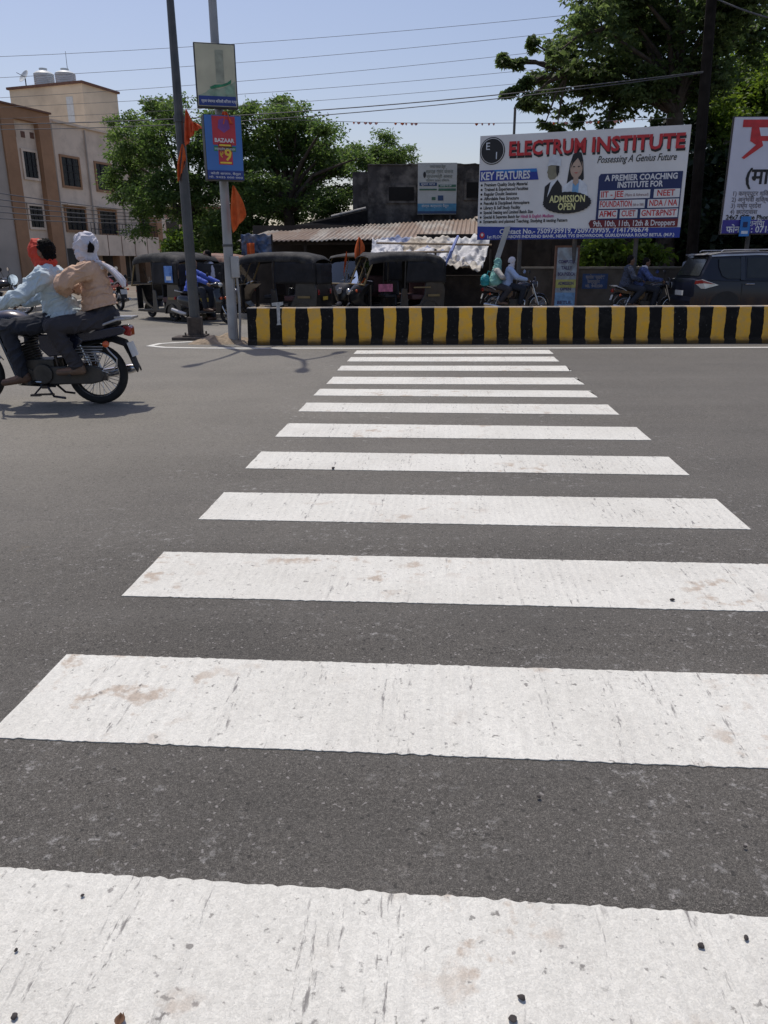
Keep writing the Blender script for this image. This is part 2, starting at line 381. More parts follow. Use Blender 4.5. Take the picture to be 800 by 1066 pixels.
# crossing: each stripe measured at its corners
PSI = R(4.27)
def crossxy(px, py):
    g = G(px, py); return g.x*math.cos(PSI)-g.y*math.sin(PSI), g.x*math.sin(PSI)+g.y*math.cos(PSI)
ST = [  # top-left, top-right, bottom-left, bottom-right (None: outside the frame)
 ((0,904),(800,956),None,None), ((72,682),(800,703.5),(0,769),(800,801)), ((170,575),(800,588),(128,621),(800,637)),
 ((235,513),(750,520),(205,541),(777,551.5)), ((272,470.5),(699,476),(256,488),(715,495)), ((299,441),(663,445),(288,455),(678,458.5)),
 ((319,419.5),(633,421.5),(311,428.5),(645,432)), ((332,405),(615,407),(328,412),(622,414)), ((346,392.5),(603,393.5),(341,400),(606,400.5)),
 ((355,381),(592,381),(352,386),(592,386.5)), ((365,372),(579,371.5),(362,376.5),(580,376.5)), ((371,365),(574,364.5),(369,368.5),(574,368.5))]
XL, XR = -1.381, 1.705
def jag(t, seed): return .004*noise.noise(V(t*6, seed, 0))+.006*noise.noise(V(t*38, seed, 4))+.0045*noise.noise(V(t*110, seed, 9))
for i, (tl, tr, bl, br) in enumerate(ST):
    T0 = crossxy(*tl)[1]; T1 = crossxy(*tr)[1]
    if bl: B0 = crossxy(*bl)[1]; B1 = crossxy(*br)[1]
    else: B0 = T0-.56; B1 = T1-.56
    xl = XL if i < 2 else (crossxy(*tl)[0]+crossxy(*bl)[0])/2; xr = XR if i < 3 else (crossxy(*tr)[0]+crossxy(*br)[0])/2
    # ends of the measured lines refer to the frame edge for the nearest stripes
    xa, xb = (crossxy(*tl)[0], crossxy(*tr)[0])
    n = int((xr-xl)/.012); top = []; bot = []
    for k in range(n+1):
        x = xl+(xr-xl)*k/n; f = (x-xa)/(xb-xa)
        bump = .015*max(0, noise.noise(V(x*4, i*3.1, 2))-.25) if i == 0 else 0
        top.append((x, T0+(T1-T0)*f+jag(x, i)+bump)); bot.append((x, B0+(B1-B0)*f+jag(x, i+40)))
    lft = [(xl+jag(y*3, i+80), bot[0][1]+(top[0][1]-bot[0][1])*y) for y in (.2, .35, .5, .65, .8)]
    rgt = [(xr+jag(y*3, i+90), bot[-1][1]+(top[-1][1]-bot[-1][1])*y) for y in (.8, .65, .5, .35, .2)]
    o = MB().prism(bot+rgt+top[::-1]+lft[::-1], (0, 0, .001), (1, 0, 0), (0, 1, 0), .003).build('crosswalk_stripe', paint, smooth=0)
    o.rotation_euler = (0, 0, -PSI); o['kind'] = 'structure'
linep = paint_mat('edge_line_paint', .8)
nose = [(-2.9, 14.55), (-3.6, 14.5), (-4.05, 14.2), (-4.12, 13.8), (-3.8, 13.55), (-3.2, 13.42), (-2.4, 13.36), (0, 13.26), (3, 13.2), (7, 13.18), (30, 13.15)]
tag(ribbon('edge_line', nose, .13, .001, .005, linep), kind='structure')
tag(ribbon('edge_line', [(7.1, 10.75), (8.2, 10.75)], .12, .001, .005, linep), kind='structure')
# island nose with spilled sand between the two lamp posts
soil = mat('sand', (.27, .21, .145), .97, var=.35, scale=14, bump=.8, bscale=60)
def heap(u, v):
    x = -3.55+1.25*u; y = 14.0+.85*v
    e = max(0, math.sin(math.pi*u))*max(0, math.sin(math.pi*v))
    return V(x, y, -.01+.17*e**.7*(.75+.5*noise.noise(V(x*4, y*4, 1)))+.03*e*noise.noise(V(x*13, y*13, 3)))
tag(MB().grid(heap, 30, 20).build('sand', soil), kind='structure')
# loose stones on the crossing
stone = mat('stone', (.05, .043, .04), .9, var=.4, scale=30); leafbrown = mat('dry_leaf', (.12, .06, .03), .8, var=.3, scale=30)
PEB = [(17,989,.0052,'black stone at the left edge of the nearest white stripe'), (15,1058,.008,'larger black stone in the bottom left corner of the nearest white stripe'),
 (86,932,.0055,'dark stone near the upper left edge of the nearest white stripe'), (543,1038,.009,'upper of two black stones near the bottom middle of the nearest white stripe'),
 (534,1060,.009,'lower of two black stones near the bottom middle of the nearest white stripe'), (730,984,.008,'left stone of the pair near the right edge of the nearest white stripe'),
 (777,976,.007,'right stone of the pair near the right edge of the nearest white stripe'), (561,829,.0065,'black stone on the asphalt between the two nearest white stripes'),
 (776,881,.0055,'black stone on asphalt at the right between the two nearest stripes'), (347,487,.014,'dark lump lying on the fifth white stripe'), (700,624,.010,'dark flat stone on the third white stripe near its right end')]
for px, py, r, lab in PEB:
    g = G(px, py, .007+r*.4)
    mb = MB(); mb.ell((0, 0, 0), (r*random.uniform(.85, 1.2), r*random.uniform(.65, 1.0), r*random.uniform(.4, .6)), nu=12, nv=8)
    mb.v = [tuple(Vector(p)*(1+.45*noise.noise(Vector(p)/r*1.1+V(px*.37, py*.21, 0)))) for p in mb.v]
    o = mb.build('stone', stone, smooth=50); o.location = g; o.rotation_euler = (0, 0, px)
    tag(o, lab, 'stone', 'loose stones on the crossing')
g = G(125, 1062, .012); mb = MB(); mb.grid(lambda u, v: V((u-.5)*.02*math.sin(math.pi*max(.08, min(.92, v))), (v-.5)*.028, .003*math.cos(6*u)), 4, 6)
o = mb.build('dry_leaf', leafbrown, solid=.0012); o.location = g; tag(o, 'small brown dry leaf at the bottom left of the nearest white stripe', 'leaf')

# ------------------------------------------------------------------ barrier
def barrier_mat():
    m = bpy.data.materials.new('barrier_paint'); N, L = nt(m); b = N['Principled BSDF']; b.inputs['Roughness'].default_value = .75; b.inputs['Specular IOR Level'].default_value = .15
    tc = N.new('ShaderNodeTexCoord'); sx = N.new('ShaderNodeSeparateXYZ'); L.new(tc.outputs['Object'], sx.inputs[0])
    def math_(op, a, b_=None):
        x = N.new('ShaderNodeMath'); x.operation = op
        for i, q in enumerate((a, b_)):
            if q is None: continue
            if isinstance(q, (int, float)): x.inputs[i].default_value = q
            else: L.new(q, x.inputs[i])
        return x.outputs[0]
    def noise_(s, d=4, r=.5):
        n = N.new('ShaderNodeTexNoise'); n.inputs['Scale'].default_value = s; n.inputs['Detail'].default_value = d; n.inputs['Roughness'].default_value = r
        L.new(tc.outputs['Object'], n.inputs['Vector']); return n.outputs[0]
    def rng(v, a, b_, c, d):
        r = N.new('ShaderNodeMapRange'); r.inputs[1].default_value = a; r.inputs[2].default_value = b_; r.inputs[3].default_value = c; r.inputs[4].default_value = d
        L.new(v, r.inputs[0]); return r.outputs[0]
    def mix(f, a, b_):
        x = N.new('ShaderNodeMix'); x.data_type = 'RGBA'
        if isinstance(f, float): x.inputs[0].default_value = f
        else: L.new(f, x.inputs[0])
        for i, q in ((6, a), (7, b_)):
            if isinstance(q, tuple): x.inputs[i].default_value = (*q, 1)
            else: L.new(q, x.inputs[i])
        return x.outputs[2]
    wob = math_('MULTIPLY', math_('SUBTRACT', noise_(3.2, 4, .6), .5), .085)
    wob2 = math_('MULTIPLY', math_('SUBTRACT', noise_(.6, 2), .5), .12)
    xx = math_('ADD', math_('ADD', sx.outputs[0], wob), wob2)
    fr = math_('FRACT', math_('DIVIDE', xx, .447))
    yel = math_('MULTIPLY', math_('GREATER_THAN', fr, .0), math_('LESS_THAN', fr, .5))
    yc = mix(rng(noise_(7, 7, .75), .42, .66, 0, .75), (.80, .43, .045), (.55, .36, .14))
    bc = mix(rng(noise_(6, 6, .7), .52, .72, 0, .5), (.011, .010, .009), (.04, .036, .032))
    col = mix(yel, bc, yc)
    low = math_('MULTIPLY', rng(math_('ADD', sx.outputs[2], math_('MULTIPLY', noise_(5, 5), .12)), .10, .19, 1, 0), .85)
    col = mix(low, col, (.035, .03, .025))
    scr = math_('MULTIPLY', rng(noise_(22, 6, .8), .6, .67, 0, 1), rng(noise_(1.6, 3), .45, .58, 0, .75))
    col = mix(scr, col, (.23, .22, .2))
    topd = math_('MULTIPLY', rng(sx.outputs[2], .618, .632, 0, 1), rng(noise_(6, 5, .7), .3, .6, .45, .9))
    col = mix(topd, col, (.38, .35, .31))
    L.new(col, b.inputs['Base Color'])
    bp = N.new('ShaderNodeBump'); bp.inputs['Strength'].default_value = .3; bp.inputs['Distance'].default_value = .01; L.new(noise_(30, 5, .6), bp.inputs['Height']); L.new(bp.outputs[0], b.inputs['Normal'])
    return m
BY = 13.86
mb = MB(); zt = .64
prof = [(-.20, 0), (-.20, .07), (-.15, .10), (-.10, zt-.02), (-.08, zt), (.08, zt), (.10, zt-.02), (.15, .10), (.20, .07), (.20, 0)]
xs = [-2.40+.25*i for i in range(60)]
mb.loft([[V(x, y+(.006*noise.noise(V(x*1.5, z*4, 0)) if 0 < z else 0), z+(.006*noise.noise(V(x*.9, y*4, 5)) if z > .3 else 0)) for y, z in prof] for x in xs])
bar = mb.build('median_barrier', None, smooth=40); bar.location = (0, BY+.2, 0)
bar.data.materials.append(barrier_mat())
tag(bar, 'low concrete median barrier painted in black and yellow stripes', 'barrier')
wpaint = mat('scrawl_paint', (.42, .43, .43), .7, var=.3, scale=20)
a = A(290, 330, BY+.2-.117); mb = MB()
mb.prism([(-.10, .22), (.10, .24), (.10, .19), (.04, .17), (.03, -.12), (.07, -.2), (-.06, -.2), (-.02, -.12), (-.02, .17), (-.10, .17)], (a.x, -.136, a.z+.02), (1, 0, 0), (0, -.085, 1), .004)
mb.build('paint_mark', wpaint, bar, smooth=0)

# ------------------------------------------------------------------ lamp posts
steel = mat('dark_steel', (.075, .08, .085), .5, .3, var=.2, scale=4, dirt=.4, dirtcol=(.14, .13, .12))
galv = mat('galvanised', (.34, .35, .36), .5, .25, var=.22, scale=5, dirt=.55, dirtcol=(.2, .17, .14), dscale=2.5)
lampgrey = mat('lamp_grey', (.3, .31, .32), .45, .4); lens = mat('lamp_lens', (.75, .76, .74), .2)
rustm = mat('rusty_plate', (.075, .06, .05), .85, .1, var=.4, scale=12)
def arms(root, z0, offs, m):
    for dx, dy, dz in offs:
        mb = MB(); P = [V(dx*t, dy*t, z0+dz*(1-(1-t)**2)) for t in (0, .15, .35, .6, .85, 1)]
        mb.tube(P, [.045, .042, .038, .034, .03, .03], 8); arm = mb.build('arm', m, root)
        d = V(dx, dy, .1).normalized(); e = P[-1]; s = d.cross(V(0, 0, 1)).normalized()
        hb = MB(); secs = []
        for t, wd, h in ((-.06, .03, .025), (.04, .07, .05), (.2, .10, .06), (.36, .09, .05), (.44, .04, .025)):
            c = e+d*t; secs.append([c-s*wd, c-s*wd*.8+V(0, 0, h), c+s*wd*.8+V(0, 0, h), c+s*wd, c+s*wd*.8-V(0, 0, .02), c-s*wd*.8-V(0, 0, .02)])
        hb.loft(secs); hd = hb.build('lamp_head', lampgrey, root)
        lb = MB(); lb.ell(e+d*.21-V(0, 0, .02), (.065, .11, .03)); lb.build('lens', lens, hd)
lp = thing('lamp_post', (-3.58, 15.02, 0), 0, 'dark steel street lamp post on a stone block, hung with two orange cloths', 'lamp post')
MB().tube([V(0, 0, .3), V(0, 0, 2.6), V(0, 0, 5.75)], [.098, .09, .062], 10).build('pole', steel, lp)
arms(lp, 5.7, [(-.45, -1.35, .75), (.4, 1.3, .75)], steel)
MB().tube([V(0, 0, 3.75), V(0, 0, 3.85)], .1, 10).build('collar', steel, lp)
bm_ = MB(); bm_.box((0, 0, .24), (.25, .25, .36)); bm_.build('base_box', rustm, lp, bevel=.02)
bm_ = MB(); bm_.box((0, 0, .075), (.42, .42, .03))
for sx_ in (-1, 1):
    for sy_ in (-1, 1): bm_.cyl((sx_*.16, sy_*.16, .09), (sx_*.16, sy_*.16, .14), .018, n=6)
bm_.build('base_plate', rustm, lp, smooth=0)
bm_ = MB(); bm_.box((-.05, 0, .02), (.72, .5, .08)); bm_.build('plinth', mat('dark_stone', (.09, .075, .065), .95, var=.4, scale=10, bump=.5), lp, bevel=.015)
rp = thing('lamp_post', (-2.73, 14.3, 0), 0, 'pale galvanised street lamp post carrying two advertising boxes', 'lamp post')
MB().tube([V(0, 0, 0), V(0, 0, 2.2), V(0, 0, 5), V(0, 0, 7.2)], [.092, .078, .068, .06], 12).build('pole', galv, rp)
MB().tube([V(0, 0, 1.66), V(0, 0, 1.70)], .092, 12).build('collar', steel, rp)
arms(rp, 7.15, [(.0, -.75, .5), (.3, 1.0, .6)], galv)
jb = MB(); jb.box((.12, -.06, 1.32), (.13, .11, .36)); jb.build('junction_box', mat('box_grey', (.42, .42, .41), .6, var=.15, dirt=.4), rp, bevel=.01)
MB().tube([V(.13, -.02, 1.14), V(.15, -.02, .8), V(.14, 0, .4), V(.11, 0, 0)], .022, 8).build('conduit', galv, rp)
# advertising boxes on the pale post
cream = mat('faded_cream', (.56, .53, .38), .55, var=.14, scale=3, dirt=.35, dirtcol=(.4, .42, .3), dscale=2)
adblue = mat('ad_blue', (.055, .17, .47), .45, var=.1, scale=2, dirt=.2, dirtcol=(.1, .2, .4)); adnavy = mat('ad_navy', (.02, .045, .22), .45)
adred = mat('ad_red', (.5, .035, .05), .45, var=.1); adgreen = mat('ad_green', (.03, .22, .1), .5, var=.4, scale=9); white = mat('white_print', (.72, .72, .72), .5, var=.04)
yellow = mat('yellow_print', (.8, .55, .05), .5); darkframe = mat('dark_frame', (.05, .055, .06), .5, .2)
def adbox(px, py0, py1, wd, dep, ang, lab):
    top = A(px, py0, 14.18); bot = A(px, py1, 14.18); h = top.z-bot.z
    root = thing('advertising_box', (0, 0, 0), 0, lab, 'sign', 'advertising boxes on the pale lamp post')
    root.location = (-2.73, 14.3, bot.z); root.rotation_euler = (0, 0, ang)
    hx = (bot.x+2.73)
    b = MB(); b.box((hx, -.13-dep/2, h/2), (wd, dep, h)); b.build('housing', darkframe, root, bevel=.008)
    return root, Board((hx-wd/2, -.13-dep-.001, 0), (1, 0, 0), (0, 0, 1), root), h
t, B, h = adbox(225, 47, 114, .66, .13, R(14), 'faded cream advertising box with a green landscape, upper one on the pale post')
W = .66
B.rect('panel', .02, .02, W-.04, h-.04, cream, 1)
B.poly('landscape', [(.03, .17), (.15, .22), (.25, .30), (.36, .27), (.47, .31), (.58, .36), (.63, .40), (.63, .17)], mat('faded_green', (.22, .34, .24), .55, var=.4, scale=8, dirt=.6, dirtcol=(.45, .46, .34), dscale=6), 2)
B.poly('treeline', [(.22, .30), (.30, .335), (.42, .345), (.50, .37), (.57, .42), (.56, .36), (.46, .32), (.33, .29), (.24, .27)], adgreen, 3)
B.rect('faded_column', .33, .36, .13, h-.46, mat('faded_grey', (.33, .34, .26), .6, var=.2, scale=10), 2)
B.rect('band', .03, .03, W-.06, .14, adnavy, 3)
B.text('lettering', [('ग्राम पंचायत बिजली विभाग म.प्र.', .36, .075, .055, dict(align='CENTER', width=.58, bold=.001))], white, 4)
t, B, h = adbox(230.5, 122, 189, .62, .22, R(21), 'blue advertising box with a red BAZAAR panel, lower one on the pale post')
W = .62
B.rect('panel', .01, .01, W-.02, h-.02, adblue, 1)
B.rect('red_panel', .13, h-.45, .38, .43, adred, 2)
B.poly('motif', [(.24, h-.08), (.32, h-.05), (.40, h-.08), (.42, h-.2), (.32, h-.27), (.22, h-.2)], mat('ad_violet', (.2, .06, .25), .5), 3)
B.text('lettering', [('BAZAAR', .32, h-.41, .085, dict(align='CENTER', width=.32, bold=.002))], white, 3)
B.rect('green_strip', .14, h-.545, .36, .075, adgreen, 2)
B.text('lettering', [('मध्यप्रदेश का बाजार', .32, h-.53, .05, dict(align='CENTER', width=.34))], white, 3)
B.rect('price_panel', .21, .24, .23, .32, adred, 2)
B.rect('price_strip', .23, .52, .19, .025, yellow, 3); B.rect('price_strip', .23, .255, .19, .025, yellow, 3)
B.text('price', [('9', .305, .305, .25, dict(bold=.006))], yellow, 3); B.text('price', [('₹', .232, .35, .11, dict(bold=.002))], yellow, 3)
B.rect('band', .01, .01, W-.02, .14, adnavy, 2)
B.text('lettering', [('कोठी बाजार, बैतूल', .31, .085, .045, dict(align='CENTER', width=.5)), ('मो. 9425 000 000', .31, .03, .04, dict(align='CENTER', width=.56))], white, 3)
# orange cloths
orange = mat('orange_cloth', (.62, .12, .025), .8, var=.2, scale=8); redor = mat('red_cloth', (.64, .10, .03), .8, var=.2, scale=8)
def cloth(lab, top, drop, wd, m, lean=0, sd=0, tri=True):
    """a limp pennant hanging from top; gathered at the knot, folded down its length"""
    def fn(u, v):
        wv = wd*(.12+.88*math.sin(math.pi*min(1, v*1.05)*.62)) if tri else wd*(.3+.7*v)
        x = (u-.5)*wv+lean*v*drop*(.5+u)
        z = -v*drop*(1-.38*u*(1 if tri else .2))
        y = .035*math.sin(u*11+sd+v*3)*(.3+v)+.02*noise.noise(V(u*4, v*4, sd))
        return V(x, y, z)
    o = MB().grid(fn, 24, 20).build('cloth_flag', m, smooth=60, solid=.004); o.location = top
    return tag(o, lab, 'flag', 'orange cloths tied up around the junction')
cloth('long red orange cloth tied on the dark lamp post, upper of two', A(194, 114, 14.93), .60, .15, redor, .04, 1)
cloth('orange cloth pointing down left from the dark lamp post, lower of two', A(190, 150, 14.93), .62, .20, orange, -.10, 2.4)
cloth('orange pennant hanging under the blue box on the pale post', A(243, 193, 14.15), .76, .19, orange, .10, 3)
cloth('small red cloth knotted between the two advertising boxes', A(234, 116, 14.0), .2, .2, redor, .1, 5, False)
cloth('small salmon cloth scrap fluttering beside the upper orange cloth', A(201, 127, 14.9), .16, .14, redor, .4, 6)
# ------------------------------------------------------------------ hoardings
signwhite = mat('sign_white', (.78, .77, .75), .5, var=.05, scale=1.5, dirt=.15, dirtcol=(.45, .45, .43), dscale=1.2)
signblue = mat('sign_blue', (.02, .045, .3), .5, var=.06); navy = mat('sign_navy', (.012, .025, .11), .5, var=.05)
signred = mat('sign_red', (.55, .03, .035), .5); maroon = mat('sign_maroon', (.16, .012, .02), .5); black = mat('black_print', (.012, .012, .014), .5)
midblue = mat('sign_mid_blue', (.03, .2, .55), .5, var=.1); skin2 = mat('print_skin', (.5, .36, .27), .5); skyblue = mat('print_sky', (.2, .42, .68), .5)
pinkp = mat('print_pink', (.55, .08, .25), .5); palep = mat('print_pale', (.68, .72, .76), .5); olive = mat('print_skin_dark', (.24, .22, .15), .5); lemon = mat('print_lemon', (.75, .72, .32), .5)
frame = mat('frame_steel', (.09, .085, .08), .6, .3, dirt=.5)
YL, YR = 22.3, 20.6
bl, br, tl, tr = A(497, 251, YL), A(708, 246, YR), A(500, 142, YL), A(720, 129, YR)
z0 = (bl.z+br.z)/2; z1 = (tl.z+tr.z)/2
hb = thing('billboard', ((bl.x+br.x)/2, (YL+YR)/2, 0), 0, 'wide white coaching institute billboard with red ELECTRUM INSTITUTE headline', 'billboard')
p0 = V((bl.x+tl.x)/2, YL, z0)-hb.location; p1 = V((br.x+tr.x)/2, YR, z0)-hb.location; W = (p1-p0).length; H = z1-z0
ux = (p1-p0).normalized(); back = -ux.cross(V(0, 0, 1))
mb = MB(); mb.prism([(0, 0), (W, 0), (W, H), (0, H)], p0+back*.05, ux, (0, 0, 1), .045); mb.build('sheet', signwhite, hb, smooth=0)
mb = MB()
for f in (.02, .5, .98): mb.cyl(p0+ux*W*f+back*.09+V(0, 0, 0), p0+ux*W*f+back*.09+V(0, 0, H), .03, n=6)
for z in (.1, H/2, H-.1): mb.cyl(p0+ux*.02+back*.13+V(0, 0, z), p0+ux*(W-.02)+back*.13+V(0, 0, z), .03, n=6)
mb.build('frame', frame, hb)
for f in (.22, .5, .8):
    q = p0+ux*W*f+back*.22; MB().cyl(V(q.x, q.y, 0), V(q.x, q.y, z1-.2), .06, n=8).build('post', frame, hb)
q = A(536.5, 112, 22.4)-hb.location; MB().cyl(V(q.x, q.y, z1-1.2), V(q.x, q.y, q.z), .035, n=7).build('stake', frame, hb)
B = Board(p0, ux, (0, 0, 1), hb)
def u(f): return f*W
def v(f): return H*(1-f)
def circ(cx, cy, rx, ry, n=40, wob=0): return [(cx+rx*(1+wob*(k % 2))*math.cos(2*math.pi*k/n), cy+ry*(1+wob*(k % 2))*math.sin(2*math.pi*k/n)) for k in range(n)]
rl = .115*H
B.poly('emblem', circ(u(.065), v(.145), rl*1.12, rl*1.12), black, 1)
B.poly('emblem_ring', circ(u(.065), v(.145), rl*1.04, rl*1.04), signwhite, 2); B.poly('emblem_disc', circ(u(.065), v(.145), rl*.99, rl*.99), black, 3)
B.text('emblem_letters', [('E', u(.065)-rl*.62, v(.145)+rl*.1, rl*.85, {}), ('I', u(.065)+rl*.28, v(.145)-rl*.68, rl*.85, {})], palep, 4)
for nm, m, lay, dx, dy in (('headline_shadow', black, 1, .02, -.055), ('headline', signred, 2, 0, 0)):
    B.text(nm, [('ELECTRUM', u(.150)+dx, v(.195)+dy, .47, dict(width=u(.375), bold=.014)), ('INSTITUTE', u(.555)+dx, v(.195)+dy, .47, dict(width=u(.425), bold=.014))], m, lay)
B.text('tagline', [('Possessing A Genius Future', u(.585), v(.30), .235, dict(width=u(.365), shear=.35, bold=.002))], black, 1)
B.poly('banner', [(u(.005), v(.43)), (u(.305), v(.43)), (u(.292), v(.325)), (u(.005), v(.325))], signblue, 1)
B.poly('banner_light', [(u(.10), v(.355)), (u(.297), v(.355)), (u(.292), v(.325)), (u(.07), v(.325))], midblue, 2)
B.text('banner_text', [('KEY FEATURES', u(.012), v(.415), .27, dict(width=u(.25), bold=.008))], white, 3)
FE = ['Premium Quality Study Material', 'Trained & Experienced Faculties', 'Regular Doubt Sessions', 'Affordable Fees Structure', 'Peaceful & Disciplined Atmosphere', 'Library & Self Study Facility', 'Special Seating and Limited Batch Size', 'Special & Separate Batch for', 'Systematic and planned Teaching, Studying & testing Pattern']
it = []; 
for k, s in enumerate(FE):
    y = v(.478+.0445*k); it.append((s, u(.03), y, .115, dict(width=u((.22, .225, .17, .18, .235, .19, .255, .19, .43)[k]), bold=.0025)))
B.text('feature_list', it, black, 1)
B.text('feature_highlight', [('Hindi & English Medium', u(.225), v(.478+.0445*7), .115, dict(width=u(.165), bold=.002))], pinkp, 1)
mbb = MB()
for k in range(9): mbb.prism(circ(u(.016), v(.466+.0445*k), .028, .028, 10), B.at(0, 0, 1), B.ux, B.uy, .002)
mbb.build('bullets', black, hb, smooth=0)
# printed figures: a man in a helmet and suit, a woman in a white coat
def fig(name, pts, m, lay): B.poly(name, [(u(a), v(b)) for a, b in pts], m, lay)
fig('printed_suit', [(.335, .66), (.338, .50), (.362, .46), (.40, .44), (.422, .50), (.425, .58), (.405, .66)], black, 1)
fig('printed_shirt', [(.352, .60), (.366, .455), (.398, .44), (.375, .50)], palep, 2)
fig('printed_face', [(.350, .30), (.349, .345), (.345, .37), (.350, .38), (.351, .41), (.362, .435), (.385, .43), (.397, .40), (.40, .31)], olive, 2)
fig('printed_sideburn', [(.388, .31), (.404, .31), (.405, .37), (.397, .41), (.391, .37)], black, 3)
fig('printed_helmet', [(.342, .315), (.350, .29), (.356, .235), (.375, .205), (.395, .215), (.410, .25), (.412, .315), (.39, .305), (.365, .30)], palep, 3)
fig('printed_hair', [(.445, .48), (.455, .30), (.468, .21), (.487, .185), (.508, .20), (.518, .27), (.527, .44), (.515, .46), (.47, .46)], black, 1)
fig('printed_coat', [(.415, .66), (.43, .50), (.468, .445), (.51, .44), (.545, .50), (.555, .66)], palep, 2)
fig('printed_blouse', [(.472, .66), (.475, .46), (.505, .455), (.503, .66)], skyblue, 3)
B.poly('printed_face', circ(u(.488), v(.335), .155, .245, 24), skin2, 3)
fig('printed_neck', [(.478, .41), (.499, .41), (.503, .47), (.489, .50), (.475, .47)], skin2, 4)
fig('printed_fringe', [(.460, .34), (.468, .25), (.488, .215), (.508, .25), (.517, .34), (.506, .29), (.492, .245), (.472, .29)], black, 4)
mbb = MB()
for a in (.476, .499): mbb.prism(circ(u(a), v(.325), .028, .014, 12), B.at(0, 0, 5), B.ux, B.uy, .002)
mbb.build('printed_eyes', black, hb, smooth=0)
B.poly('printed_mouth', [(u(.478), v(.375)), (u(.488), v(.388)), (u(.498), v(.375)), (u(.488), v(.379))], signred, 5)
B.poly('badge', circ(u(.452), v(.655), u(.116), .10*H, 56, .035), black, 5)
B.text('badge_text', [('ADMISSION', u(.452), v(.65), .235, dict(align='CENTER', width=u(.175), bold=.006)), ('OPEN', u(.452), v(.722), .235, dict(align='CENTER', width=u(.085), bold=.006))], lemon, 6)
fig('panel', [(.598, .835), (.598, .425), (.607, .40), (.985, .40), (.985, .835)], navy, 1)
B.text('panel_text', [('A PREMIER COACHING', u(.795), v(.465), .19, dict(align='CENTER', width=u(.335), bold=.006)), ('INSTITUTE FOR', u(.795), v(.530), .19, dict(align='CENTER', width=u(.21), bold=.006))], white, 2)
cells = [(.61, .845, .552), (.862, .98, .552), (.61, .825, .642), (.838, .98, .642), (.61, .70, .732), (.712, .795, .732), (.808, .98, .732)]
for a, b, c in cells: B.rect('cell', u(a), v(c+.08), u(b-a), .078*H, signwhite, 2)
it = [('IIT - JEE', .616, .615, .105), ('NEET', .878, .615, .08), ('FOUNDATION', .614, .705, .15), ('NDA / NA', .846, .705, .128), ('AFMC', .614, .795, .08), ('CUET', .72, .795, .065), ('GNT&PNST', .813, .795, .16)]
B.text('course_names', [(s, u(a), v(b), .20, dict(width=u(c), bold=.004)) for s, a, b, c in it], signred, 3)
B.text('course_notes', [('(Mains & Advanced)', u(.728), v(.612), .10, dict(width=u(.11))), ('(6th to 10th)', u(.77), v(.702), .10, dict(width=u(.05)))], maroon, 3)
B.poly('pill', [(u(.565), v(.855)), (u(.575), v(.825)), (u(.985), v(.825)), (u(.985), v(.90)), (u(.575), v(.90))], maroon, 2)
B.text('pill_text', [('9th, 10th, 11th, 12th & Droppers', u(.78), v(.885), .19, dict(align='CENTER', width=u(.385), bold=.004))], white, 3)
fig('contact_band', [(0, 1), (0, .865), (.56, .905), (1, .905), (1, 1)], signblue, 1)
B.text('contact_text', [('Contact No.- 7509739919, 7509739959, 7141796674', u(.118), v(.943), .175, dict(width=u(.735), bold=.005)), ('1st FLOOR, ABOVE INDUSIND BANK, NEAR TVS SHOWROOM, GURUDWARA ROAD BETUL (M.P.)', u(.055), v(.985), .105, dict(width=u(.92), bold=.003))], white, 2)
B.poly('location_pin', circ(u(.027), v(.955), .07, .08, 16), signred, 2); B.poly('location_pin_eye', circ(u(.027), v(.95), .035, .04, 12), white, 3)

# second hoarding, cut by the right edge
p0w = A(751, 243, 21.2); p1w = A(812, 241, 21.2); z0 = p0w.z; z1 = A(762, 122, 21.2).z
h2 = thing('billboard', (p0w.x, 21.2, 0), 0, 'white and blue hoarding with a huge red Hindi headline, cut by the right edge', 'billboard')
H2 = z1-z0; W2 = 5.2
mb = MB(); mb.prism([(0, 0), (W2, 0), (W2, H2), (0, H2)], V(0, .05, z0), (1, 0, 0), (0, 0, 1), .045); mb.build('sheet', mat('sign_lilac', (.66, .66, .74), .5, var=.05, scale=1.5), h2, smooth=0)
mb = MB(); mb.prism([(-.03, -.03), (W2+.03, -.03), (W2+.03, H2+.03), (-.03, H2+.03)], V(0, .10, z0), (1, 0, 0), (0, 0, 1), .04); mb.build('frame', frame, h2, smooth=0)
for x in (.8, 2.6, 4.4): MB().cyl(V(x, .2, 0), V(x, .2, z1-.2), .06, n=8).build('post', frame, h2)
B2 = Board(V(0, 0, z0), (1, 0, 0), (0, 0, 1), h2)
k = H2/121.0        # metres per photo pixel on this board
def P2(pts): return [((a-757)*k*1.02, (243-b)*k) for a, b in pts]
pr_ = [(769,124),(806,124),(806,131),(793,131),(793,170),(787,170),(787,147),(784,147),(771,162),(776,149),(778,149),(778,131),(769,131)]
# the headline letter with its slanting stroke, then the next two letters
B2.poly('headline', P2([(766,124.5),(822,124.5),(822,132),(806,132),(806,164),(799,164),(799,146),(789,146),(791,151),(772,164.5),(769,163),(783,150),(776,146),(776,132),(766,132)]), signred, 1)
B2.poly('headline_counter', P2([(784,132.5),(799,132.5),(799,141),(787,141)]), MATS['sign_lilac'], 2)
B2.text('headline', [('वेश', 4.9*.28, H2-.36*3.4, 1.35, dict(bold=.03))], signred, 1)
B2.text('subhead', [('(माध्यमिक', (776-757)*k, (243-190)*k, 17*k*1.35, dict(bold=.012))], black, 1)
it = [('1) कम्प्यूटर शिक्षण की सुविधा', 202.5), ('2) अनुभवी शिक्षक', 209), ('3) मध्य प्रदेश', 215.5), ('4) छात्रावास', 222)]
B2.text('notice_lines', [(s, (764-757)*k, (243-y)*k, 5*k*1.3, dict(bold=.002)) for s, y in it], mat('grey_print', (.18, .17, .2), .5), 1)
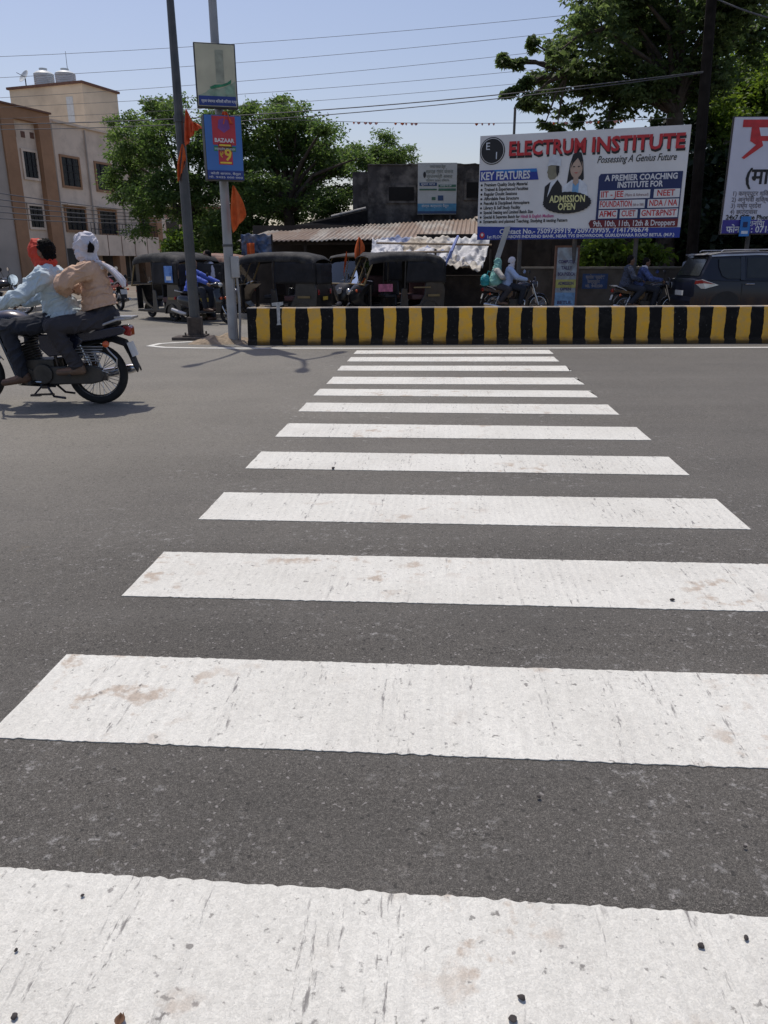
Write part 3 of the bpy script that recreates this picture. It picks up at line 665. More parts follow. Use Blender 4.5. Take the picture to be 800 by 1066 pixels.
B2.text('office_line', [('24x7 Office Phone No.', (760-757)*k, (243-228)*k, 5.4*k*1.3, dict(bold=.004))], black, 1)
B2.rect('band', 0, 0, W2, 14.5*k, mat('sign_violet', (.05, .035, .28), .5), 1)
B2.text('band_text', [('रानिया', (787-757)*k, (243-235)*k, 6*k*1.3, dict(bold=.003)), ('फोन नं. : 07141', (762-757)*k, (243-242)*k, 7*k*1.4, dict(bold=.005))], white, 2)
sb = tag(MB().prism([(0, 0), (.25, 0), (.25, .48), (0, .48)], A(769, 246, 21.15), (1, 0, 0), (0, 0, 1), .03).build('notice_plate', midblue, smooth=0), 'small blue plate hung over the lower edge of the right hoarding', 'sign')
b = Board(A(769, 246, 21.15)-V(0, .034, 0), (1, 0, 0), (0, 0, 1), sb); b.rect('plate_symbol', .06, .22, .12, .13, navy, 0); b.rect('plate_strip', .04, .06, .17, .07, palep, 0)

# leaning white pole in front of the billboard
a, b_ = A(518, 269, 21.95), A(527, 238, 21.95)
wp = MB(); wp.prism([(-.07, 0), (.07, 0), (.17, .82), (.02, .80)], V(a.x, 21.95, a.z), (1, 0, 0), (.18, 0, 1), .03)
wo = wp.build('board_strip', mat('dull_white', (.5, .5, .47), .7, var=.2, dirt=.5), smooth=0); tag(wo, 'bent pale strip standing before the lower left corner of the billboard', 'strip')


# tall leaning poster panel between the riders
pp = thing('poster_panel', (0, 0, 0), 0, 'tall faded poster panel leaning on the low wall behind the riders', 'poster')
q = A(575, 316, 21.4); pp.location = (q.x, 21.4, 0); zt = A(578, 256, 21.9).z
uy = V(.06, .28, zt).normalized(); Wp = .66; Hp = zt/uy.z; 
mb = MB(); mb.prism([(0, 0), (Wp, 0), (Wp, Hp), (0, Hp)], V(0, .05, 0), (1, 0, 0), uy, .04); mb.build('backing', mat('poster_brown', (.16, .075, .045), .8, dirt=.5), pp, smooth=0)
B3 = Board((.03, 0, 0), (1, 0, 0), uy, pp)
B3.rect('panel', .03, .15, Wp-.12, Hp-.2, mat('poster_pale', (.30, .34, .36), .7, var=.3, scale=6, dirt=.6, dirtcol=(.2, .15, .12), dscale=5), 1)
B3.rect('panel_patch', .03, .72, Wp-.12, .22, mat('poster_yellow', (.38, .36, .10), .7, var=.3), 2); B3.rect('panel_patch', .03, .18, Wp-.12, .42, mat('poster_blue', (.17, .3, .45), .7, var=.3, scale=9), 2)
B3.text('lettering', [(s, .30, y, z, dict(align='CENTER', width=wd, bold=.004)) for s, y, z, wd in (('COMPUTER', 1.36, .12, .46), ('TALLY', 1.2, .12, .3), ('BCA PGDCA', 1.04, .12, .46), ('ADMISSION', .80, .12, .42), ('OPEN', .66, .1, .3), ('BETUL', .3, .12, .4))], mat('poster_ink', (.07, .06, .12), .7), 3)
# ------------------------------------------------------------------ apartment building on the left
plaster = mat('cream_plaster', (.74, .615, .49), .9, var=.1, scale=.7, dirt=.5, dirtcol=(.36, .29, .22), dscale=.8)
greyplaster = mat('grey_plaster', (.42, .37, .32), .9, var=.12, scale=.7); ochre = mat('ochre_plaster', (.36, .205, .115), .9, var=.12, scale=.8, dirt=.25, dirtcol=(.22, .13, .07))
ph_pl = mat('yellow_plaster', (.74, .63, .47), .9, var=.1, scale=.6, dirt=.35, dirtcol=(.34, .28, .2), dscale=.5)
brownedge = mat('brown_edge', (.16, .085, .06), .85); winglass = mat('window_glass', (.025, .03, .035), .12, var=.3, scale=1); iron = mat('iron', (.02, .02, .022), .6, .3)
tankw = mat('tank_white', (.62, .66, .66), .5, var=.08); shutter_opening = mat('shopfront_shade', (.06, .055, .05), .7, var=.3, scale=2)
BO = A(51, 126, 53.0); bd = V(.335, .942, 0).normalized(); bn = V(.942, -.335, 0).normalized()
apt = thing('apartment_building', (BO.x, BO.y, 0), math.atan2(bd.y, bd.x), 'cream three storey apartment building with ochre piers and water tanks on its roof', 'building')
def fp(px, py, off=0):
    r = Vector(ray(px, py)); o = V(0, 0, CH); q = V(BO.x, BO.y, 0)+bn*off
    t = (q-o).dot(bn)/r.dot(bn); h = o+r*t
    return (h-q).dot(bd), h.z
def abox(name, s0, s1, o0, o1, z0, z1, m, parent=None, bevel=0):
    b = MB(); b.box(((s0+s1)/2, -(o0+o1)/2, (z0+z1)/2), (abs(s1-s0), abs(o1-o0), abs(z1-z0))); return b.build(name, m, parent or apt, smooth=0, bevel=bevel)
zt = BO.z; s_end = fp(172, 230)[0]
abox('wall', .2, s_end, -10, 0, 0, zt, plaster)
abox('coping', .2, s_end+.15, -.3, .15, zt, zt+.14, plaster)
# projecting left block framed by ochre piers
OF = .6; f = lambda px, py: fp(px, py, OF)
sA, sB, sC, sD = f(9, 180)[0], f(22, 180)[0], f(46.5, 180)[0], f(58.5, 180)[0]; zb = f(49, 119)[1]
abox('block_wall', sA-12, sA, -8, OF-.1, 0, zb-.3, greyplaster)
abox('block_wall', sA, sD, -8, OF-.35, 0, zb-.2, plaster)
abox('pier', sA, sB, -.2, OF, 0, zb, ochre); abox('pier', sC, sD, -.2, OF, 0, zb, ochre); abox('lintel', sA, sD, -7.9, OF+.004, zb-.6, zb+.02, ochre)
abox('coping', sA-12, sD+.1, -8.05, OF+.12, zb+.02, zb+.12, brownedge)
for i in range(3):
    s, z = fp(15+9.5*i, 138.5+1.3*i, OF-.3); abox('vent', s-.16, s+.16, OF-.36, OF-.33, z-.17, z+.17, brownedge)
def awin(a, b_, off, nb=3, grill=True, frm=ochre):
    s0, z1 = fp(*a, off); s1, z0 = fp(*b_, off)
    fr = MB(); t = .14
    for q in ((s0-t, s1+t, z1, z1+t), (s0-t, s1+t, z0-t, z0), (s0-t, s0, z0, z1), (s1, s1+t, z0, z1)):
        fr.box(((q[0]+q[1])/2, -(off+.04), (q[2]+q[3])/2), (q[1]-q[0], .08, q[3]-q[2]))
    fo = fr.build('window', frm, apt, smooth=0)
    g = MB(); g.box(((s0+s1)/2, -off-.012, (z0+z1)/2), (s1-s0, .02, z1-z0)); g.build('pane', winglass, fo, smooth=0)
    gr = MB(); n = int((s1-s0)/.16)
    for k in range(1, n): gr.box((s0+(s1-s0)*k/n, -off-.06, (z0+z1)/2), (.025 if k % max(1, n//nb) else .07, .025, z1-z0))
    for k in range(1, 4): gr.box(((s0+s1)/2, -off-.064, z0+(z1-z0)*k/4), (s1-s0, .03, .03))
    gr.build('grille', iron, fo, smooth=0)
    sh = MB(); sh.box(((s0+s1)/2, -off-.25, z1+.22), (s1-s0+.5, .5, .07)); 
    if grill: sh.build('sunshade', plaster, fo, smooth=0)
awin((23, 157), (40, 186), OF-.34, grill=False, frm=plaster); awin((29.5, 214), (46, 237), OF-.34, grill=False, frm=plaster)
for a, b_ in (((63, 163), (84, 195)), ((99, 170), (117, 199)), ((135, 178), (148, 204))): awin(a, b_, 0, grill=False)
for a, b_ in (((68, 217), (90, 240)), ((103, 220), (122, 244)), ((146, 224), (156, 246))): awin(a, b_, 0)
s0, z1 = fp(97, 244, 1.3); s1 = fp(165, 244, 1.3)[0]; z0 = fp(97, 266, 1.3)[1]
bal = abox('balcony', s0, s1, 1.15, 1.3, z0, z1, plaster); 
for k in range(1, 5): abox('balcony_joint', s0+(s1-s0)*k/5-.03, s0+(s1-s0)*k/5+.03, 1.296, 1.312, z0, z1, brownedge, bal)
abox('balcony_slab', s0, s1, 0, 1.15, z0, z0+.2, plaster)
rl = MB()
for k in range(21): rl.cyl((s0+(s1-s0)*k/20, -1.22, z1), (s0+(s1-s0)*k/20, -1.22, z1+.75), .02, n=5)
for z in (.35, .75): rl.cyl((s0, -1.22, z1+z), (s1, -1.22, z1+z), .025, n=5)
rl.build('railing', iron, apt)
for px in (126, 152, 168): s = fp(px, 250, 1.3)[0]; abox('column', s-.3, s+.3, .7, 1.29, 0, z0 if px < 160 else fp(168, 226, 1.3)[1], ochre)
for k in range(5):
    a = fp(70+19*k, 275, 0)[0]; b_ = fp(70+19*k+13, 275, 0)[0]; sh = abox('shutter_opening', a, b_, -.02, .06, .1, 2.3, shutter_opening)  # dark boxes paint the shade of the shop openings and their shutters
for px in (60.5, 94, 127):
    s = fp(px, 200, 0)[0]; b = MB(); b.tube([(s, -.09, zt-.1), (s, -.09, .2)], .055, 7); b.build('drainpipe', greyplaster, apt)
# penthouse with tanks
pc = fp(85, 85, -4.5); s_r = fp(122, 96, -4.5)[0]; zp = pc[1]
r = Vector(ray(10, 95)); o = V(0, 0, CH); q = V(BO.x, BO.y, 0)+bd*pc[0]; t = (q-o).dot(bd)/r.dot(bd); o1 = (o+r*t-q).dot(bn)
abox('penthouse', pc[0], s_r, o1, -4.5, zt-.1, zp-.1, ph_pl); abox('penthouse_edge', pc[0]-.15, s_r+.15, o1-.15, -4.35, zp-.1, zp+.06, brownedge)
a = pc[0]-.012
def on_left_face(px, py):
    r = Vector(ray(px, py)); t = (q-o).dot(bd)/r.dot(bd); h = o+r*t; return (h-q).dot(bn), h.z
(o2, za), (o3, zc) = on_left_face(69, 101), on_left_face(79, 128)
abox('shaft_panel', pc[0]-.03, pc[0], o2, o3, zc, za, tankw)
def on_roof(px, py, back):
    r = Vector(ray(px, py)); return o+r*((q+bd*back-o).dot(bd)/r.dot(bd))
for cx, cy in ((46, 80), (68, 77)):
    h = on_roof(cx, cy, 1.6)
    tk = thing('water_tank', (h.x, h.y, zp+.06), 0, 'white plastic water tank on the penthouse roof, %s of two' % ('left' if cx == 46 else 'right'), 'water tank', 'roof water tanks')
    zh = max(.9, on_roof(cx, 77, 1.6).z-zp+.10); b = MB(); pr_l = [(0, 0), (.72, 0), (.74, .06)]
    for kk in range(1, 8): pr_l += [(.74, .06+zh*.11*kk-.03), (.705, .06+zh*.11*kk), (.74, .06+zh*.11*kk+.03)]
    pr_l += [(.6, zh*.95), (.3, zh*1.05), (.28, zh*1.12), (0, zh*1.12)]
    b.lathe(pr_l, (0, 0, 0), (0, 0, 1), 28); b.build('tank', tankw, tk); b = MB(); b.lathe([(0, zh*1.12), (.3, zh*1.12), (.3, zh*1.17), (0, zh*1.2)], (0, 0, 0), (0, 0, 1), 20); b.build('lid', tankw, tk)
h = on_roof(28, 93, .8)
sdsh = thing('satellite_dish', (h.x, h.y, zp+.06), 0, 'small satellite dish at the left end of the penthouse roof', 'dish')
b = MB(); b.lathe([(0, 0), (.3, .04), (.5, .12), (.48, .13), (.3, .06), (0, .02)], (0, 0, .8), (-.5, -.7, .5), 20); b.build('dish', tankw, sdsh); b = MB(); b.cyl((0, 0, 0), (0, 0, .8), .04); b.cyl((0, 0, .8), (-.4, -.5, 1.0), .02); b.build('mast', iron, sdsh)
h = on_roof(72.5, 90, 2.6); ht = on_roof(71, 54, 2.6)
an = thing('antenna', (h.x, h.y, zp+.06), 0, 'thin antenna mast behind the right water tank', 'antenna'); L_ = ht.z-zp
b = MB(); b.cyl((0, 0, 0), (0, 0, L_), .03, .015, 6); b.build('mast', iron, an); b = MB(); b.tube([(0, 0, L_*.42), (.16, 0, L_*.36), (.2, 0, L_*.25)], .06, 6); b.build('spotlight', iron, an)
# pale pink house further back
ph = thing('house', (A(182, 260, 72).x, 72, 0), R(10), 'pink plastered house glimpsed behind the lamp post and the round tree', 'house')
pk = mat('pink_plaster', (.42, .27, .22), .9, var=.12)
b = MB(); b.box((0, 3, 3), (9, 6, 6)); b.build('wall', pk, ph, smooth=0); b = MB(); b.box((0, 3, 6.08), (9.6, 6.8, .16)); b.build('roof', greyplaster, ph, smooth=0)
for x in (-2.8, 0, 2.8):
    for z in (1.6, 4.4):
        b = MB(); b.box((x, -.02, z), (1.3, .06, 1.4)); wo_ = b.build('window', plaster, ph, smooth=0); b = MB(); b.box((x, -.06, z), (1.1, .04, 1.2)); b.build('pane', winglass, wo_, smooth=0)

# ------------------------------------------------------------------ old blackened building, board, shed
def mould_mat():
    return mat('mouldy_concrete', (.055, .05, .048), .95, var=.6, scale=2.2, bump=.6, bscale=12, dirt=.9, dirtcol=(.23, .21, .185), dscale=1.6)
mould = mould_mat(); opening_shade = mat('opening_shade', (.012, .011, .01), .95)  # near-black panes paint the shade inside the window openings
OY = 29.6
a, b_, c_ = A(383, 176, OY), A(367, 179, OY+.6), A(520, 171, OY)
ob = thing('old_building', (a.x, OY, 0), 0, 'blackened flat roofed concrete building rising behind the tin roof', 'building')
def obox(name, x0, x1, y0, y1, z0, z1, m, p=None, bevel=0):
    b = MB(); b.box(((x0+x1)/2, (y0+y1)/2, (z0+z1)/2), (x1-x0, y1-y0, z1-z0)); return b.build(name, m, p or ob, smooth=0, bevel=bevel)
zt = A(440, 172, OY).z; Wd = c_.x-a.x+1.5
obox('wall', 0, Wd, 0, 6, 0, zt, mould); obox('wall', b_.x-a.x, -.003, .6, 6, 0, b_.z, mould)
b = MB(); n = 60
b.grid(lambda u, v: V(Wd*u, .3*v-.03, zt+.004+.07*abs(noise.noise(V(u*22, v, 1)))+(.12 if u > .72 else 0)*(1 if noise.noise(V(u*9, 0, 0)) > -.2 else .3)), n, 2); b.build('broken_parapet', mould, ob, solid=.05)
for (x0, y0, x1, y1) in ((405, 195, 431, 209), (486, 190, 502, 206)):
    p, q2 = A(x0, y0, OY), A(x1, y1, OY)
    fr = obox('window', p.x-a.x-.08, q2.x-a.x+.08, -.06, -.004, q2.z-.08, p.z+.08, mould); obox('pane', p.x-a.x, q2.x-a.x, -.075, -.062, q2.z, p.z, opening_shade, fr)
p, q2 = A(435.5, 169.5, 29.2), A(475, 223, 29.2)
sb2 = thing('notice_board', (p.x, 29.2, q2.z), 0, 'white notice board with green and blue bands on the blackened building', 'sign'); Wn, Hn = q2.x-p.x, p.z-q2.z
b = MB(); b.prism([(0, 0), (Wn, 0), (Wn, Hn), (0, Hn)], (0, .06, 0), (1, 0, 0), (0, 0, 1), .05); b.build('panel', mat('board_white', (.5, .52, .5), .6, var=.08, dirt=.3, dirtcol=(.36, .38, .33)), sb2, smooth=0)
[MB().cyl((x, .1, -.9), (x, .1, Hn*.9), .03, n=6).build('post', frame, sb2) for x in (.2, Wn-.2)]
Bn = Board((0, 0, 0), (1, 0, 0), (0, 0, 1), sb2); teal = mat('board_teal', (.07, .25, .4), .6, var=.2); dgreen = mat('board_green', (.05, .14, .09), .6); dblue = mat('board_dark_blue', (.03, .07, .16), .6)
Bn.rect('bottom_band', 0, .02, Wn, Hn*.20, teal, 1); Bn.rect('bottom_strip', 0, .02, Wn, Hn*.05, dblue, 2)
Bn.rect('blue_strip', Wn*.04, Hn*.555, Wn*.45, Hn*.065, dblue, 1); Bn.rect('green_strip', Wn*.53, Hn*.53, Wn*.45, Hn*.05, dgreen, 1); Bn.rect('green_strip', Wn*.04, Hn*.47, Wn*.45, Hn*.03, dgreen, 1); Bn.rect('green_strip', Wn*.53, Hn*.46, Wn*.45, Hn*.045, dgreen, 1)
Bn.text('lettering', [('जनपद पंचायत बैतूल', Wn*.5, Hn*.9, .13, dict(align='CENTER', width=Wn*.4)), ('स्वच्छ ग्राम योजना', Wn*.55, Hn*.8, .16, dict(align='CENTER', width=Wn*.7)), ('प्रधानमंत्री आवास', Wn*.55, Hn*.71, .14, dict(align='CENTER', width=Wn*.66)), ('निर्माण कार्य विवरण', Wn*.5, Hn*.64, .1, dict(align='CENTER', width=Wn*.6))], mat('board_ink', (.16, .18, .15), .7), 1)
Bn.text('strip_text', [('सूचना पटल', Wn*.08, Hn*.57, .1, dict(width=Wn*.36)), ('लागत', Wn*.57, Hn*.54, .09, dict(width=Wn*.3)), ('संपर्क कार्यालय बैतूल', Wn*.1, Hn*.14, .12, dict(width=Wn*.7))], white, 3)
Bn.rect('picture', Wn*.36, Hn*.28, Wn*.1, Hn*.06, dgreen, 1); Bn.rect('picture', Wn*.52, Hn*.27, Wn*.14, Hn*.1, dblue, 1); Bn.poly('emblem', circ(Wn*.17, Hn*.77, .05, .1, 14), black, 1)

def tin_mat():
    m = mat('rusty_tin', (.36, .33, .29), .6, .2, var=.2, scale=3, dirt=.8, dirtcol=(.19, .11, .07), dscale=1.1); 
    N, L = m.node_tree.nodes, m.node_tree.links; b = N['Principled BSDF']
    tc = N.new('ShaderNodeTexCoord'); vm = N.new('ShaderNodeVectorMath'); vm.operation = 'MULTIPLY'; vm.inputs[1].default_value = (1.1, .12, .12); L.new(tc.outputs['Object'], vm.inputs[0])
    n = N.new('ShaderNodeTexNoise'); n.inputs['Scale'].default_value = 1.5; n.inputs['Detail'].default_value = 3; L.new(vm.outputs[0], n.inputs['Vector'])
    r = N.new('ShaderNodeMapRange'); r.inputs[1].default_value = .47; r.inputs[2].default_value = .53; r.inputs[4].default_value = .75; L.new(n.outputs[0], r.inputs[0])
    x = N.new('ShaderNodeMix'); x.data_type = 'RGBA'; L.new(r.outputs[0], x.inputs[0]); src = b.inputs['Base Color'].links[0].from_socket; L.new(src, x.inputs[6]); x.inputs[7].default_value = (.24, .165, .12, 1); L.new(x.outputs[2], b.inputs['Base Color'])
    return m
tin = tin_mat(); wood = mat('dark_wood', (.045, .035, .028), .9, var=.4, scale=5, bump=.4)
l0, l1, u0, u1 = A(247, 251.5, 25), A(506, 247.5, 25), A(282, 240.3, 28.4), A(506, 227, 28.4)
shed = thing('market_shed', (l0.x, 25, 0), 0, 'long open shed under a rusty corrugated tin roof', 'shed'); O_ = V(l0.x, 25, 0)
def tinf(u, v):
    p = (l0.lerp(l1, u)).lerp(u0.lerp(u1, u), v)-O_
    return p+V(0, 0, .022*math.sin(u*2*math.pi*52)+.05*noise.noise(V(u*14, v*2, 3))-.10*(1-v)*max(0, noise.noise(V(u*9, 0, 8))))
MB().grid(tinf, 420, 8).build('roof', tin, shed, smooth=60, solid=.012)
ww = l1.x-l0.x
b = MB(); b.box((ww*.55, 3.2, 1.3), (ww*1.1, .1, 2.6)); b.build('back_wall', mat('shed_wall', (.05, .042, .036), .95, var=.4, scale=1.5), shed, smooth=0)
b = MB(); [MB().cyl((ww*f, .35, 0), (ww*f, .3, l0.z+(l1.z-l0.z)*f), .05, n=7).build('post', wood, shed) for f in (.06, .27, .5, .75, .97)]
b = MB(); b.box((ww*.5, .3, l0.z-.06), (ww*.96, .07, .07)); b.build('beam', wood, shed, smooth=0)
# dark lean-to to the left of the old building
p1_, p2_, p3_, p4_ = A(258, 247, 28.2), A(381, 217.5, 29.4), A(381, 236, 28.6), A(300, 250, 28)
lean = thing('lean_to', (p1_.x, 28.2, 0), 0, 'dark sloping lean-to roof with a pale upper edge beside the blackened building', 'lean-to'); O2 = V(p1_.x, 28.2, 0)
b = MB(); b.grid(lambda u, v: p1_.lerp(p2_, u).lerp(p4_.lerp(p3_, u), v)-O2+V(0, 0, .03*noise.noise(V(u*9, v*3, 0))), 20, 4); b.build('roof', mat('tar_sheet', (.014, .014, .015), 1, var=.3, spec=.05), lean, solid=.04)
b = MB(); q3 = A(345, 226.3, 29.05); b.tube([q3-O2+V(0, 0, .03), p2_-O2+V(0, 0, .03)], .045, 6); b.build('edge_pole', mat('pale_pole', (.4, .38, .35), .8), lean)
b = MB(); P_ = [A(x, y, 28.75)-O2 for x, y in ((250, 251), (300, 237), (345, 227.5), (383, 218.5), (383, 246), (300, 256), (250, 258))]; b.add(P_+[p+V(0, .1, 0) for p in P_], [tuple(range(7)), tuple(range(13, 6, -1))]+[(i, (i+1) % 7, 7+(i+1) % 7, 7+i) for i in range(7)]); b.build('front_boards', MATS['tar_sheet'], lean, smooth=0)
[MB().cyl(V(x, .5, -p1_.z+p1_.z), V(x, .5, A(300, 250, 28.7).z), .06, n=6).build('post', wood, lean) for x in (1.0, 3.6)]
# crumpled tarpaulin awning over a stall
def tarp_mat():
    m = mat('tarpaulin', (.55, .54, .52), .7, var=.12, scale=2, bump=.8, bscale=9); N, L = m.node_tree.nodes, m.node_tree.links; b = N['Principled BSDF']
    tc = N.new('ShaderNodeTexCoord'); v = N.new('ShaderNodeTexVoronoi'); v.inputs['Scale'].default_value = 1.6; n = N.new('ShaderNodeTexNoise'); n.inputs['Scale'].default_value = 2; 
    ad = N.new('ShaderNodeMixRGB'); ad.inputs[0].default_value = .35; L.new(tc.outputs['Object'], ad.inputs[1]); L.new(tc.outputs['Object'], n.inputs['Vector']); L.new(n.outputs['Color'], ad.inputs[2]); L.new(ad.outputs[0], v.inputs['Vector'])
    cr_ = N.new('ShaderNodeValToRGB'); e = cr_.color_ramp; e.interpolation = 'CONSTANT'; L.new(v.outputs['Color'], cr_.inputs[0])
    cols = [(0, (.6, .6, .6)), (.35, (.42, .36, .28)), (.5, (.58, .58, .6)), (.66, (.18, .22, .36)), (.72, (.5, .46, .4)), (.85, (.12, .10, .09)), (.9, (.62, .62, .64))]
    e.elements[0].position = 0; e.elements[0].color = (*cols[0][1], 1); e.elements[1].position = cols[1][0]; e.elements[1].color = (*cols[1][1], 1)
    for p, c in cols[2:]: q = e.elements.new(p); q.color = (*c, 1)
    L.new(cr_.outputs[0], b.inputs['Base Color']); return m
T0, T1, T2, T3 = A(388, 247.5, 24.7), A(511, 247, 24.7), A(386, 262, 23.4), A(500, 279, 23.2)
st = thing('stall', (T0.x, 24.7, 0), 0, 'stall under a crumpled white and blue tarpaulin awning', 'stall'); O3 = V(T0.x, 24.7, 0)
def tarpf(u, v):
    p = T0.lerp(T1, u).lerp(T2.lerp(T3, u), v)-O3
    return p+V(0, .12*noise.noise(V(u*16, v*5, 2)), .10*noise.noise(V(u*11, v*4, 7))+.10*noise.noise(V(u*26, v*10, 1))-.16*math.sin(math.pi*v)*(.6+.4*math.sin(u*7+1))-.16*v*(.5+.5*noise.noise(V(u*5, 3, 1)))+.10*abs(noise.noise(V(u*9+v*3, v*7-u*5, 6)))-.05*abs(noise.noise(V(u*22-v*8, v*14, 9))))
MB().grid(tarpf, 140, 36).build('awning', tarp_mat(), st, smooth=70, solid=.012)
b = MB(); b.tube([A(392, 253, 23.8)-O3, A(512, 255, 23.8)-O3], .03, 6); b.build('bamboo', mat('bamboo', (.25, .19, .13), .8), st); b = MB(); b.tube([A(400, 263, 23.2)-O3, A(470, 262, 23.2)-O3], .03, 6); b.build('bamboo', mat('bamboo', (.25, .19, .13), .8), st)
b = MB(); b.tube([A(477, 246, 23.8)-O3, A(470, 262, 23.1)-O3, A(462, 280, 23.05)-O3], [.04, .05, .03], 6); b.build('blue_strap', mat('blue_cloth', (.2, .25, .5), .8), st)
x0, x1 = A(452, 300, 24.2).x-O3.x, A(508, 300, 24.2).x-O3.x
for xx_ in (x0, x1): b = MB(); b.cyl((xx_, -.9, 0), (xx_, -.9, 1.75), .035, n=6); b.build('post', wood, st)
b = MB(); b.box(((x0+x1)/2, -.3, .5), (x1-x0, .8, 1.0)); b.build('counter', wood, st, bevel=.02)
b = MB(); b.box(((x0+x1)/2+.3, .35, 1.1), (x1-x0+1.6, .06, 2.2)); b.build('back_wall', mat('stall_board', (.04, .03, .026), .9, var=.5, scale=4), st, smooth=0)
# cloth bundle at the left end of the shed
cb = thing('stall', (A(259, 262, 24.6).x, 24.6, 0), 0, 'small stall end hung with blue and orange cloth behind the pale lamp post', 'stall')
b = MB(); b.grid(lambda u, v: V(-.2+.9*u, .08*noise.noise(V(u*9, v*5, 0)), 2.2-.6*v+.05*noise.noise(V(u*6, v*6, 4))), 30, 16); b.build('blue_cloth', mat('blue_sheet', (.06, .10, .19), .8, var=.5, scale=5, dirt=.8, dirtcol=(.28, .27, .27), dscale=4), cb, solid=.01)
b = MB(); b.grid(lambda u, v: V(-.02+.22*u, -.12+.04*math.sin(u*9), 1.95-.5*v), 14, 8); b.build('orange_cloth', orange, cb, solid=.01)
[MB().cyl((x, .1, 0), (x, .1, 2.2), .04, n=6).build('post', wood, cb) for x in (-.2, .7)]

# ------------------------------------------------------------------ low wall, utility pole, wires
wallm = mat('old_wall', (.085, .075, .065), .95, var=.45, scale=1.6, bump=.5, bscale=10, dirt=.5, dirtcol=(.17, .155, .13), dscale=1.3)
wy = 22.75; x0 = A(540, 290, wy).x; zt = A(600, 280, wy).z
cw = thing('low_wall', (x0, wy, 0), 0, 'dark low compound wall with pale coping under the billboards', 'wall')
b = MB(); b.box((9, 0, zt/2), (18, .2, zt)); b.build('wall', wallm, cw, smooth=0); b = MB(); b.box((9, 0, zt+.03), (18, .26, .06)); b.build('coping', mat('coping', (.2, .185, .16), .9, var=.3), cw, bevel=.01)
p, q2 = A(607, 285, wy-.1), A(632, 300.5, wy-.1)
wpst = thing('wall_poster', (p.x, wy-.102, q2.z), 0, 'small blue painted notice on the low wall beside the tall poster', 'poster')
b = MB(); b.prism([(0, 0), (q2.x-p.x, 0), (q2.x-p.x, p.z-q2.z), (0, p.z-q2.z)], (0, 0, 0), (1, 0, 0), (0, 0, 1), .003); b.build('panel', mat('notice_blue', (.035, .075, .19), .8, var=.3, scale=8), wpst, smooth=0)
Bw = Board((0, -.001, 0), (1, 0, 0), (0, 0, 1), wpst); hh = p.z-q2.z; wd_ = q2.x-p.x
Bw.text('lettering', [('प्रवेश प्रारंभ', wd_*.12, hh*.66, .13, dict(width=wd_*.76, bold=.006)), ('कम्प्यूटर', wd_*.2, hh*.38, .12, dict(width=wd_*.5, bold=.006)), ('मो. 94250', wd_*.12, hh*.1, .1, dict(width=wd_*.7, bold=.005))], mat('notice_ink', (.25, .25, .28), .8), 1)
UY = 22.1; ub = A(722, 245, UY); ut = A(741, 0, UY)
hut = thing('hut', (A(512, 290, 25.6).x, 25.6, 0), 0, 'dark brown plank hut behind the white billboard', 'hut')
b = MB(); b.box((2.2, 1.2, 1.25), (4.4, 2.4, 2.5)); b.build('wall', mat('hut_wall', (.06, .048, .038), .95, var=.5, scale=2.5, dirt=.5, dirtcol=(.12, .10, .08)), hut, smooth=0)
b = MB(); b.grid(lambda u, v: V(-.3+5*u, -.4+3.2*v, 2.5+.35*v+.03*math.sin(u*60)), 90, 3); b.build('roof', tin, hut, solid=.02)
b = MB(); b.box((2.3, -.03, 1.0), (.9, .05, 2.0)); b.build('door', wood, hut, smooth=0)
upl = thing('utility_pole', (ub.x, UY, 0), 0, 'tall dark utility pole between the two hoardings', 'utility pole'); dxp = (ut.x-ub.x)/(ut.z-ub.z)
polem = mat('pole_rust', (.02, .017, .015), .95, 0, var=.4, scale=4, spec=.1)
b = MB(); x_ = lambda z: dxp*(z-ub.z)
b.tube([V(x_(0), 0, 0), V(x_(5), 0, 5), V(x_(11.5), 0, 11.5)], [.16, .14, .11], 10); b.build('pole', polem, upl)
b = MB(); b.box((x_(10.6), 0, 10.6), (1.8, .1, .1)); b.box((x_(9.9), 0, 9.9), (1.4, .1, .1)); b.build('crossarm', polem, upl, smooth=0)
for k in (-.8, -.3, .3, .8): b = MB(); b.lathe([(.02, 0), (.05, .05), (.03, .09), (.055, .13), (.02, .2)], (x_(10.6)+k, 0, 10.65), (0, 0, 1), 10); b.build('insulator', tankw, upl)
p = A(714, 281, UY-.22); b = MB(); b.prism([(-.11, -.23), (.12, -.21), (.12, .2), (.04, .25), (-.09, .2)], (p.x-ub.x, -.2, p.z), (1, 0, 0), (0, 0, 1), .01); b.build('paper_notice', mat('paper', (.36, .38, .45), .8), upl, smooth=0)
wirem = mat('wire', (.10, .10, .11), .7)
def wire(lab, a, b_, r=.011, sag=.12, grp='overhead wires'):
    P = []
    for k in range(25):
        t = k/24; p = a.lerp(b_, t); p.z -= sag*4*t*(1-t); P.append(p-a)
    o = MB().tube(P, r, 6).build('overhead_wire', wirem); o.location = a; return tag(o, lab, 'wire', grp)
def wline(lab, pa, pb, x0, x1, Y0, Y1, **k):
    g = lambda x: pa[1]+(pb[1]-pa[1])*(x-pa[0])/(pb[0]-pa[0])
    return wire(lab, A(x0, g(x0), Y0), A(x1, g(x1), Y1), **k)
ORD = ['topmost', 'second', 'third', 'fourth', 'fifth']
for i, (pa, pb) in enumerate((((0, 54), (594, 9)), ((0, 76), (560, 29)), ((0, 97), (560, 47)), ((0, 107), (560, 65)), ((0, 119), (560, 78)))):
    wline('thin overhead wire across the sky, %s from the top' % ORD[i], pa, pb, -120, 760, 30, 30, sag=.3, r=.0065)
wline('thick double overhead cable running to the utility pole, upper strand', (0, 122), (735, 74), -120, 738, 26, 22, r=.013, sag=.35)
